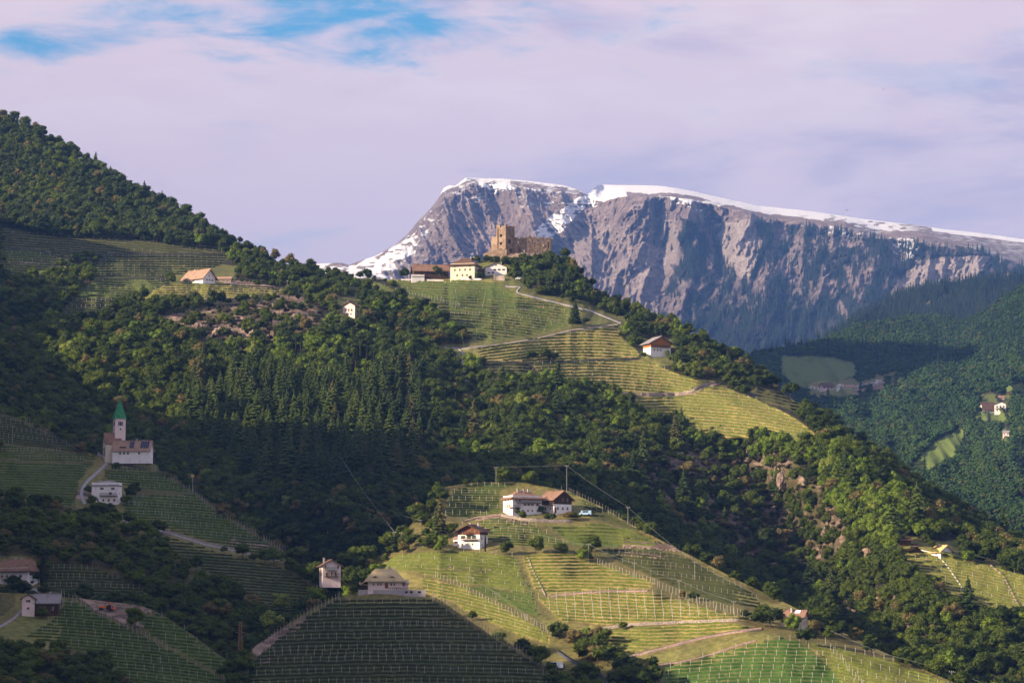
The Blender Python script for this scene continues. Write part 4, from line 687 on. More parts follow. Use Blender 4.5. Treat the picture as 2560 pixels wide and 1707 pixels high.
EXTRA = [('young', 'main', 1180, 936, 11, 1.15), ('broad', 'main', 1178, 950, 8, 1.3), ('young', 'main', 1300, 965, 7, 1.2), ('young', 'main', 1270, 975, 8, 1.2), ('broad', 'main', 1400, 968, 7, 1.1), ('broad', 'main', 1520, 1000, 9, 1.2), ('broad', 'main', 1360, 898, 6, 1.5), ('broad', 'main', 1330, 900, 5, 1.5), ('broad', 'main', 1385, 902, 4.5, 1.6),
 ('broad', 'main', 1012, 696, 7, 1.1), ('broad', 'main', 1092, 698, 9, 1.0), ('broad', 'main', 1200, 697, 5, 1.1), ('cypress', 'main', 1136, 697, 4, 1.6), ('cypress', 'main', 1148, 698, 4.5, 1.8), ('broad', 'main', 1112, 697, 5, 1), ('broad', 'main', 1286, 705, 9, .9), ('broad', 'main', 1320, 712, 10, 1.0), ('broad', 'main', 1220, 660, 6, 1.2), ('broad', 'main', 1240, 662, 6, 1.2), ('broad', 'main', 1262, 665, 7, 1.2), ('broad', 'main', 1190, 658, 5, 1.3), ('broad', 'main', 1385, 720, 11, 1.1), ('broad', 'main', 1352, 722, 9, 1),
 ('broad', 'main', 1600, 866, 5.5, 1.3), ('young', 'main', 1668, 893, 4.5, .8), ('broad', 'main', 1700, 905, 7, 1.1), ('broad', 'main', 1685, 910, 6, 1.2), ('broad', 'main', 1720, 915, 7, 1.1),
 ('cypress', 'churchhill', 107, 1478, 14.5, 1.5), ('broad', 'churchhill', 50, 1462, 3.5, 1.3), ('broad', 'churchhill', 30, 1468, 4.5, 1.3), ('broad', 'churchhill', 76, 1462, 3.2, 1.3), ('broad', 'lowhill', 105, 1545, 3.6, 1.1), ('young', 'churchhill', 170, 1330, 8, 1.2), ('broad', 'churchhill', 60, 1335, 7, 1.3), ('broad', 'churchhill', 110, 1340, 6, 1.3), ('broad', 'churchhill', 250, 1350, 9, 1.2), ('broad', 'churchhill', 350, 1158, 3.6, 1.2), ('broad', 'churchhill', 372, 1160, 2.6, 1.5), ('young', 'churchhill', 300, 1160, 2.2, 1.6), ('broad', 'churchhill', 322, 1162, 2.0, 1.8), ('broad', 'churchhill', 292, 1172, 3, 1.6), ('broad', 'churchhill', 230, 1266, 4.5, 1.1), ('broad', 'churchhill', 250, 1274, 3.4, 1.4), ('broad', 'churchhill', 275, 1275, 3.0, 1.4), ('broad', 'churchhill', 315, 1262, 4, 1.4),
 ('broad', 'churchhill', 790, 1470, 9.5, .9), ('broad', 'churchhill', 775, 1462, 8, .9), ('young', 'churchhill', 700, 1530, 7, 1.2), ('young', 'churchhill', 680, 1590, 8, 1.2), ('broad', 'churchhill', 876, 1478, 7, 1.1), ('young', 'churchhill', 872, 1505, 6, 1.1), ('young', 'churchhill', 790, 1520, 8, 1.2), ('broad', 'churchhill', 760, 1540, 7, 1.2), ('young', 'farmhill', 940, 1440, 5, 1.3), ('broad', 'knoll', 884, 1480, 2.0, 1.6),
 ('conifer', 'farmhill', 1100, 1330, 13, .8), ('conifer', 'farmhill', 1088, 1345, 11, .9), ('broad', 'farmhill', 1080, 1372, 6, 1.1), ('young', 'farmhill', 1108, 1375, 6, .9), ('broad', 'farmhill', 1060, 1375, 5, 1.2), ('young', 'farmhill', 1095, 1382, 3.5, 1), ('broad', 'farmhill', 1130, 1340, 5, 1.1), ('broad', 'farmhill', 1030, 1370, 5.5, 1.2), ('cypress', 'farmhill', 1213, 1378, 6, 1.3), ('broad', 'farmhill', 1402, 1385, 4, 1.6), ('young', 'farmhill', 1455, 1405, 5, 1.2), ('broad', 'farmhill', 1306, 1300, 3.5, 1.1), ('broad', 'farmhill', 1292, 1289, 3.2, 1.1), ('cypress', 'farmhill', 1339, 1284, 4, 1.6), ('broad', 'farmhill', 1352, 1284, 3, 1.1), ('broad', 'farmhill', 1382, 1302, 3, 1.1), ('broad', 'farmhill', 1420, 1300, 3.5, 1.6), ('broad', 'farmhill', 1440, 1300, 3, 1.5), ('broad', 'farmhill', 1366, 1300, 2.6, 1.3),
 ('broad', 'farmhill', 1440, 1620, 6, 1.3), ('broad', 'farmhill', 1480, 1650, 7, 1.4), ('broad', 'farmhill', 1520, 1665, 7, 1.4), ('young', 'farmhill', 1470, 1600, 4, 1.3), ('broad', 'farmhill', 1560, 1690, 7, 1.4), ('broad', 'farmhill', 1600, 1700, 6, 1.4), ('broad', 'farmhill', 1925, 1570, 7.5, 1.4), ('broad', 'farmhill', 1905, 1566, 5, 1.4), ('young', 'farmhill', 1982, 1588, 6.5, .9), ('broad', 'farmhill', 2040, 1570, 5, 1.3), ('broad', 'farmhill', 2070, 1575, 4, 1.4), ('broad', 'knoll', 1385, 1720, 5.5, 1.4), ('broad', 'knoll', 1420, 1735, 5, 1.3),
 ('broad', 'main', 2210, 1440, 9, 1.0), ('broad', 'main', 2275, 1462, 8.5, 1.15), ('young', 'main', 2420, 1410, 6, 1.2), ('broad', 'main', 2330, 1372, 3.5, 1.3), ('young', 'main', 2230, 1390, 7, 1.1), ('broad', 'main', 2510, 1570, 9, 1.4), ('young', 'main', 2550, 1580, 8, 1.3), ('broad', 'main', 1175, 700, 3, 1), ('young', 'main', 1755, 1340, 8, .8), ('conifer', 'main', 1760, 1345, 11, .9), ('young', 'main', 1650, 1285, 8, .8), ('conifer', 'main', 1650, 1290, 10, .9), ('broad', 'main', 1380, 1200, 8, 1.5), ('broad', 'main', 1340, 1205, 7, 1.4), ('broad', 'main', 1290, 1195, 5, 1.4), ('broad', 'main', 1265, 1185, 6, 1.1), ('young', 'main', 1360, 1160, 11, 1.5), ('conifer', 'main', 958, 1260, 14, 1.0)]
CYP = [(864, 916), (901, 901), (917, 913), (942, 926), (934, 931), (912, 970), (752, 882), (686, 869), (664, 904), (969, 932), (980, 934), (999, 934), (1117, 1011), (1139, 1022), (916, 1252), (889, 948), (607, 891), (884, 935), (740, 885), (1006, 1165)]
for i, (x, y) in enumerate(CYP): EXTRA.append(('cypress', 'main', x, y, 8.5 + (i * 37 % 10) * .35, 1.0 if i % 2 else .8))
TREES = [t for t in TREES if not any(abs(t[2] - e[2]) < 12 and abs(t[3] - e[3]) < 10 and t[1] == e[1] for e in EXTRA)] + [(k, h, x, y, s, w_) for k, h, x, y, s, w_ in EXTRA]
# world places
full = []
for h in ('main', 'farmhill', 'churchhill', 'lowhill', 'knoll'):
    tt = [t for t in TREES if t[1] == h]
    if not tt: continue
    X, Y, Z = H[h].at(np.array([t[2] for t in tt]), np.array([t[3] for t in tt])); hid = hidden(h, np.array([t[2] for t in tt]), np.array([t[3] for t in tt]), 6)
    for i, t in enumerate(tt):
        px = t[4] / mpx(Y[i]); inview = 0 < t[2] < 2560 and t[3] < 1707 + px * .6 and not hid[i]
        full.append(dict(k=t[0], h=h, px=t[2], py=t[3], s=t[4], w=t[5], p=(X[i], Y[i], Z[i] - .15), rot=RGF.random() * 6.283, i=int(RGF.integers(0, len(KINDS[t[0]]))), size=px * (1 if inview else 0), extra=i >= len(tt) - sum(e[1] == h for e in EXTRA)))
def part_of(t, ts):
    xs = [q['px'] for q in ts]; ys_ = [q['py'] for q in ts]; x0, x1, y0, y1 = min(xs), max(xs) + 1, min(ys_), max(ys_) + 1
    a = ('left', 'middle', 'right')[min(2, int(3 * (t['px'] - x0) / (x1 - x0)))]; b = ('upper', 'central', 'lower')[min(2, int(3 * (t['py'] - y0) / (y1 - y0)))]
    return b + ' ' + a + ' part'
def where(t):
    x, y, h = t['px'], t['py'], t['h']
    if h == 'main':
        if y < 650 and x < 640: return 'on the wooded hill at the upper left'
        if x > 1180 and x < 1560 and y < 790: return 'right under the castle ruin'
        if x > 1560 and y < 1000: return 'behind the orange timber chalet'
        if x > 1900 and y < 1420: return 'above the right edge vineyard'
        if x > 1500 and y > 1100: return 'in the dark gully right of the farm hill'
        if 1100 < x and y > 900: return 'between castle ridge and farm hill'
        if x < 450: return 'in the shaded wood above the church'
        if y < 900: return 'around the pale rock outcrop'
        return 'on the wooded slope in the middle left'
    return {'farmhill': 'on the farm hill', 'churchhill': 'in the hollow below the church', 'lowhill': 'in the dark wood at the bottom left', 'knoll': 'at the foot of the front knoll'}[h]
NAMES = {'broad': ('broadleaf_tree', 'rounded green tree'), 'young': ('fresh_green_tree', 'fresh green tree'), 'conifer': ('conifer_tree', 'pointed dark conifer'), 'cypress': ('cypress_tree', 'slender dark cypress'), 'pine': ('pine_tree', 'dark clumpy pine'), 'brush': ('shrub', 'dry brownish shrub')}
SPECIAL = {(107, 1478): 'very tall dark cypress beside the white house at the left edge', (1180, 936): 'lone bright yellow green tree left of the ridge vineyards', (1925, 1570): 'spreading dark tree left of the house with the roof window', (1982, 1588): 'light green tree in front of the house with the roof window', (1402, 1385): 'round bush on the path between the sunny vineyards', (958, 1260): 'tall tiered conifer above the bare earth patch in the middle', (1012, 696): 'dark tree left of the long brown barn', (1092, 698): 'tree in front of the long brown barn', (1600, 866): 'pale blossoming tree behind the orange timber chalet', (2420, 1410): 'light green tree right of the yellow roofed chalet', (916, 1252): 'single cypress standing left of the tiered conifer'}
byk = {}
def reg_med(ts): return float(np.median([q['size'] for q in ts]))
for t in full: byk.setdefault(t['k'], []).append(t)
placed = set(); TRK = {}
for k, ts in byk.items():
    ts.sort(key=lambda t: -(t['size'] + (1000 if t['extra'] and t['size'] > 0 else 0))); nm, lb = NAMES[k]; top = [t for t in ts[:300] if t['size'] > 0]
    reg = {}
    for t in top: reg.setdefault(where(t), []).append(t)
    for t in top:
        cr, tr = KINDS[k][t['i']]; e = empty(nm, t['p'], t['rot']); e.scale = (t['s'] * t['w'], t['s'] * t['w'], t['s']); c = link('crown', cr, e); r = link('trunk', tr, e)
        sp = SPECIAL.get((int(t['px']), int(t['py'])))
        if sp: tag(e, sp, 'tree')
        else: g = where(t); pt = part_of(t, reg[g]); sz = ('small ' if t['size'] < reg_med(reg[g]) * .85 else 'large ' if t['size'] > reg_med(reg[g]) * 1.15 else ''); tag(e, (sz + lb + ' ' + g + ', ' + pt)[:], 'shrub' if k == 'brush' else 'tree', sz + nm.replace('_', ' ') + 's ' + g + ', ' + pt)
    rest = [t for t in ts if id(t) not in set(map(id, top))]
    if rest: scatter({'broad': 'broadleaf_wood', 'young': 'fresh_green_wood', 'conifer': 'conifer_wood', 'cypress': 'cypress_grove', 'pine': 'pine_wood', 'brush': 'scrub'}[k], 'the many further ' + lb + 's of the hillsides', k, [t['p'] for t in rest], np.array([t['s'] for t in rest]), np.array([t['rot'] for t in rest]), [t['i'] for t in rest], np.array([t['w'] for t in rest]))
# far woods
def far_wood(name, label, h, kname, x0, x1, y0, y1, sx, sy, hg, densf):
    gx, gy = np.meshgrid(np.arange(x0, x1, sx), np.arange(y0, y1, sy)); x = (gx + (RGF.random(gx.shape) - .5) * sx * 1.5).ravel(); y = (gy + (RGF.random(gy.shape) - .5) * sy * 1.7).ravel()
    k = (y > H[h].crest_at(x) + .6) & ~hidden(h, x, y, 25) & (RGF.random(x.shape) < densf(x, y)) & ~open_ground(h, x, y); x, y = x[k], y[k]; X, Y, Z = H[h].at(x, y); n = len(x)
    scatter(name, label, kname, np.stack([X, Y, Z - .5], -1), hg[0] + RGF.random(n) * hg[1], RGF.random(n) * 6.28, RGF.integers(0, len(KINDS[kname]), n), .9 + RGF.random(n) * .4); return n
def d_far(x, y):
    d = np.full(x.shape, 1.0)
    for poly in ROCKS['far']: d[rasp(poly, x, y, 8, 25)] = .3
    return d
far_wood('valley_wood', 'broadleaf woods covering the hill across the valley', 'far', 'farleaf', 1820, 2640, 680, 1420, 6.0, 3.4, (4.5, 4.5), d_far)
far_wood('valley_conifers', 'scattered conifers in the woods across the valley', 'far', 'farcon', 1820, 2640, 680, 1200, 20, 12, (13, 8), lambda x, y: np.where(y < 900, .8, .3))
far_wood('rear_ridge_wood', 'dark conifer wood on the ridge before the mountain', 'rear', 'farcon', 1820, 2640, 640, 960, 6.5, 3.6, (14, 9), lambda x, y: np.where(rasp(ROCKS['rear'][0], x, y, 5, 7), .2, 1.0))
def d_mtn(x, y):
    c = cover_mtn(x[None], y[None])[0]; n = fbm(x / 26, y / 30, 191, 4); low = np.clip((y - 820) / 120, 0, 1); return np.where(y < rim_y(x) + 3, 0, np.clip(c[:, 1], 0, 1) * np.clip((n - .40) * 7, .04, 1) * (1 - .5 * low)) + np.where((y > rim_y(x) + 3) & (c[:, 1] < .5) & (c[:, 0] < .3) & (x > 1500) & (y > 600), .05 * (n > .52), 0)
far_wood('mountain_wood', 'conifer woods climbing the flank of the mountain', 'mountain', 'farcon', 1480, 2640, 500, 940, 7.5, 4.6, (15, 13), d_mtn)
# wood on the added unseen ridge, making its shadow edge ragged
ys, cx, cz = west; n = 900; yy = RGF.uniform(620, 2200, n); ff = RGF.random(n) ** 1.5 * .9; zc = np.interp(yy, ys, cz); rel = zc + 46
drop = np.interp(ff, [0, .08, .22, .45, .72, 1], [0, .1, .28, .5, .72, 1]); scatter('ridge_wood', 'wood on the unseen ridge added to shade the valley', 'broad', np.stack([np.interp(yy, ys, cx) + ff * rel * .74, yy, zc - rel * drop - 1.0], -1), 6 + RGF.random(n) * 5, RGF.random(n) * 6.28, RGF.integers(0, 7, n), .9 + RGF.random(n) * .4)
# ------------------------------------------------------------------ vineyards
POSTM = {}
def post_mesh(hh, m):
    key = (round(hh, 1), m.name)
    if key not in POSTM: POSTM[key] = MB().box(-.055, .055, -.055, .055, -.3, hh).mesh('post', m)
    return POSTM[key]
def vineyard(h, poly, sp, slope, curv, psx, pshear, vm, dry, label):
    xs0 = min(p[0] for p in poly); xs1 = min(max(p[0] for p in poly), 2640); xs0 = max(xs0, -60); ys0 = min(p[1] for p in poly); ys1 = min(max(p[1] for p in poly), 1760); cx = (xs0 + xs1) / 2; cy = (ys0 + ys1) / 2
    S = P3(h, cx, cy); pole = empty('vineyard', S); tag(pole, label, 'vineyard'); org = np.array(S); m = mpx(S.y); step = max(4.0, .95 / m); ext = abs(slope) * (xs1 - xs0) + abs(curv) * ((xs1 - xs0) / 2) ** 2 / 100
    k0 = int((ys0 - cy - ext) / sp) - 1; k1 = int((ys1 - cy + ext) / sp) + 2; posts = []; rg = np.random.default_rng(int(abs(xs0 * 7 + ys0)))
    hgt = 1.25 if vm is not V_LEAF else 1.0; wd = .42; hgt = min(hgt, sp * m * .62); wd = min(.42, sp * m * .3)
    xr = np.arange(xs0, xs1, step)
    for k in range(k0, k1):
        yr = cy + k * sp + slope * (xr - cx) + curv * ((xr - cx)) ** 2 / 100 * .1 + (vnoise(xr / 60, xr * 0 + k * .35, 3) - .5) * 2.2
        ins = inpoly(poly, xr, yr) & (yr < 1770) & (yr > H[h].crest_at(xr) + 1)
        if ins.sum() < 2: continue
        X, Y, Z = H[h].at(xr, yr); V = []; Fc = []; n = 0; prev = False
        for i in range(len(xr)):
            if not ins[i]:
                if len(Fc) > 1: link('vine_row', mesh_np('vine_row', np.array(V), np.array(Fc), vm), pole)
                prev = False; V = []; Fc = []; n = 0; continue
            g = .55 + .7 * rg.random(5); hh = hgt * ((.6 + .55 * rg.random()) if rg.random() > .05 else .25); x, y, z = X[i] - org[0] + rg.normal() * .1, Y[i] - org[1], Z[i] - org[2]
            V += [(x, y - wd * g[0] * .5, z - .25), (x, y - wd * g[1], z + hh * .55), (x, y, z + hh), (x, y + wd * g[2], z + hh * .6), (x, y + wd * g[3] * .5, z - .25)]
            if prev: Fc += [(n - 5 + q, n + q, n + q + 1, n - 4 + q) for q in range(4)]
            prev = True; n += 5
        if len(Fc) > 1:
            me = mesh_np('vine_row', np.array(V), np.array(Fc), vm); link('vine_row', me, pole)
        tall = 'tall pale' in label; lines_ = 'lines' in label; iv = 1 if tall else 2 if (lines_ or 'bright post rows' in label) else 3
        if psx and k % iv == 0:
            j0 = int((xs0 - cx) / psx) - 3 - int(abs(pshear) * (ys1 - ys0) / psx); j1 = -j0
            pxs = cx + (np.arange(j0, j1) + (.5 * ((k // iv) % 2) if iv == 3 and abs(pshear) < .15 else 0)) * psx + pshear * k * sp + rg.normal(size=j1 - j0) * .8; pys = cy + k * sp + slope * (pxs - cx) + curv * ((pxs - cx)) ** 2 / 100 * .1
            ok = inpoly(poly, pxs, pys) & (pxs < 2600) & (pxs > -20) & (pys < 1740) & (pys > H[h].crest_at(pxs) + 1)
            for a, b in zip(pxs[ok], pys[ok]): posts.append((a, b))
    for eh, ea, esp in EDGE:
        if eh == label[:24]:
            ex, ey = smooth_pts(ea, esp); posts += list(zip(ex, ey))
    if posts:
        ph = 2.1 if h in ('knoll', 'churchhill', 'lowhill') else 2.0
        if 'tall pale post' in label or 'long post lines' in label: ph = 2.2
        pm = M_PALEPOST if (h in ('farmhill', 'main') and 'shaded' not in label) else M_POST; me = post_mesh(ph, pm); a = np.array(posts); X, Y, Z = H[h].at(a[:, 0], a[:, 1]); vis = ~hidden(h, a[:, 0], a[:, 1], 4); order = sorted(range(len(posts)), key=lambda i: (not vis[i], -a[i, 1])); st = MB()  # posts in shaded plots use a darker colour that stands in for shade
        for q, i in enumerate(order):
            p = (X[i] - org[0], Y[i] - org[1], Z[i] - org[2])
            if q < 300 and vis[i]: o = link('post', me, pole, p); o.rotation_euler = (rg.normal() * .03, rg.normal() * .04, 0)
            elif vis[i]: st.box(p[0] - .07, p[0] + .07, p[1] - .07, p[1] + .07, p[2] - .2, p[2] + ph)
        if st.v: tag(st.build('post_rows', pm, pole), kind='stuff')
    return pole
EDGE = [('big dark terraced vineya', [(1078, 1494), (1150, 1537), (1230, 1592), (1350, 1660), (1420, 1712)], 9), ('big dark terraced vineya', [(632, 1640), (700, 1584), (765, 1541), (850, 1497)], 10), ('big dark terraced vineya', [(665, 1640), (900, 1642), (1260, 1625)], 20), ('big dark terraced vineya', [(965, 1572), (1100, 1566)], 20), ('green vineyard right bel', [(262, 1170), (390, 1176), (486, 1230)], 9), ('long green vineyard spur', [(486, 1234), (560, 1291), (650, 1343), (738, 1400)], 8), ('long green vineyard spur', [(330, 1262), (400, 1290), (470, 1318)], 9), ('broad green vineyard wit', [(985, 726), (1020, 736), (1080, 748), (1150, 766)], 8), ('broad green vineyard wit', [(1100, 790), (1200, 786), (1300, 796), (1400, 812)], 9), ('sunny slanting vineyard ', [(1085, 1440), (1150, 1468), (1230, 1512), (1300, 1545), (1370, 1582)], 9), ('golden vineyard lit by t', [(1490, 1408), (1560, 1436), (1640, 1462)], 9), ('golden field with tall p', [(1640, 1466), (1720, 1500), (1880, 1548)], 9), ('green vineyard right of ', [(150, 1488), (230, 1530), (300, 1566), (420, 1625)], 12), ('dark vineyard on the cre', [(60, 1056), (130, 1090), (200, 1130)], 8), ('shaded vineyard on the s', [(1420, 1230), (1500, 1268), (1590, 1322)], 8), ('sunny vineyard on the ri', [(2060, 1606), (2100, 1650), (2160, 1720)], 12)]
def smooth_pts(pts, step=4.0):
    a = np.array(pts, float); d = np.r_[0, np.cumsum(np.hypot(*np.diff(a, axis=0).T))]; s = np.arange(0, d[-1], step); s = np.r_[s, d[-1]]; x = np.interp(s, d, a[:, 0]); y = np.interp(s, d, a[:, 1]); return gauss(x, 2, 0), gauss(y, 2, 0)
for p in PLOTS: vineyard(*p)
# ------------------------------------------------------------------ roads, tracks, walls
def smooth_pts(pts, step=4.0):
    a = np.array(pts, float); d = np.r_[0, np.cumsum(np.hypot(*np.diff(a, axis=0).T))]; s = np.arange(0, d[-1], step); s = np.r_[s, d[-1]]; x = np.interp(s, d, a[:, 0]); y = np.interp(s, d, a[:, 1]); return gauss(x, 2, 0), gauss(y, 2, 0)
RL = {0: 'narrow pale road climbing below the castle ruin', 1: 'pale winding road leading up to the church', 2: 'pale path curving up to the barn house at bottom left', 3: 'dark asphalt road in the dip at the bottom', 4: 'reddish gravel track below the terrace wall', 5: 'earth track above the vivid green vineyard', 6: 'dirt track above the tall pale post lines', 7: 'track between the two ridge vineyards', 8: 'narrow road through the shaded vineyards on the left', 9: 'path dropping into the wood beside the bright tree', 10: 'stone edged track between the ridge vineyards', 11: 'track at the left edge below the wooded hill', 12: 'pale drive up to the twin farmhouses', 13: 'stony path between the sunny vineyards', 14: 'pale straight path running down the domed vineyard', 15: 'stony path along the right edge of the domed vineyard', 16: 'pale road in the far hamlet'}
for q, (nm, h, pts, wpx, m) in enumerate(ROADS):
    x, y = smooth_pts(pts); tx = np.gradient(x); ty = np.gradient(y); L = np.hypot(tx, ty) + 1e-6; nx, ny = -ty / L, tx / L; rows = []
    flat = np.clip(np.abs(tx / L), .0, 1); wv = wpx * .38 * (1 - .35 * flat)
    for o_, dz in ((-1, -.5), (-1, .22), (1, .22), (1, -.5)):
        X, Y, Z = H[h].at(x + nx * wv * o_, y + ny * wv * o_); rows.append(np.stack([X, Y, Z + dz], -1))
    V = np.stack(rows, 1); n = len(x); i = np.arange(n - 1)[:, None] * 4 + np.arange(3)[None]; Fq = np.stack([i, i + 4, i + 5, i + 1], -1).reshape(-1, 4); tag(link(nm, mesh_np(nm, V.reshape(-1, 3), Fq, m)), RL[q], kind='structure')
def wall(label, h, pts, hm, th, m, name='retaining_wall', cat='wall', sink=.6, posts=0):
    x, y = smooth_pts(pts, 5); X, Y, Z = H[h].at(x, y); rg = random.Random(len(pts)); c = Vector((X[0], Y[0], Z[0])); V = []; Fq = []
    for i in range(len(x)):
        t = hm * (1 + rg.uniform(-.12, .12)); b = (X[i] - c.x, Y[i] - c.y, Z[i] - c.z); V += [(b[0], b[1], b[2] - sink), (b[0], b[1], b[2] + t), (b[0], b[1] + th, b[2] + t), (b[0], b[1] + th, b[2] - sink)]
        if i: n = i * 4; Fq += [(n - 4, n, n + 1, n - 3), (n - 3, n + 1, n + 2, n - 2), (n - 2, n + 2, n + 3, n - 1)]
    Fq += [(0, 1, 2, 3), (len(V) - 1, len(V) - 2, len(V) - 3, len(V) - 4)]; o = link(name, mesh_np(name, np.array(V), np.array(Fq), m)); o.location = c; tag(o, label, cat); return o
wall('long dark stone terrace wall under the tall pale post lines', 'farmhill', [(1487, 1578), (1559, 1565), (1688, 1559), (1850, 1552)], .95, .6, M_STONE)
wall('pale garden wall in front of the long brown barn', 'main', [(1000, 701), (1060, 702), (1110, 703)], 1.0, .4, M_GREY)
wall('low pale wall in front of the white hip roofed farmhouse', 'main', [(1150, 699), (1205, 700)], .9, .4, M_WHITE)
wall('stone wall under the small white gabled house', 'main', [(1232, 700), (1264, 702)], 3.0, .6, M_STONE)
wall('curved dark wall at the bend between two ridge vineyards', 'main', [(1600, 988), (1690, 988), (1730, 980), (1760, 965), (1790, 958)], 1.3, .5, M_STONE)
wall('stone wall along the upper edge of the shaded left vineyards', 'churchhill', [(306, 1298), (425, 1331), (510, 1357), (600, 1376)], .7, .4, M_STONE)
wall('grey terrace wall beneath the white house at the left edge', 'churchhill', [(62, 1478), (95, 1482)], 1.4, .4, M_GREY)
wall('stone terrace wall beneath the twin farmhouses', 'farmhill', [(1250, 1290), (1310, 1302), (1380, 1306), (1430, 1306)], 1.1, .4, M_STONE)
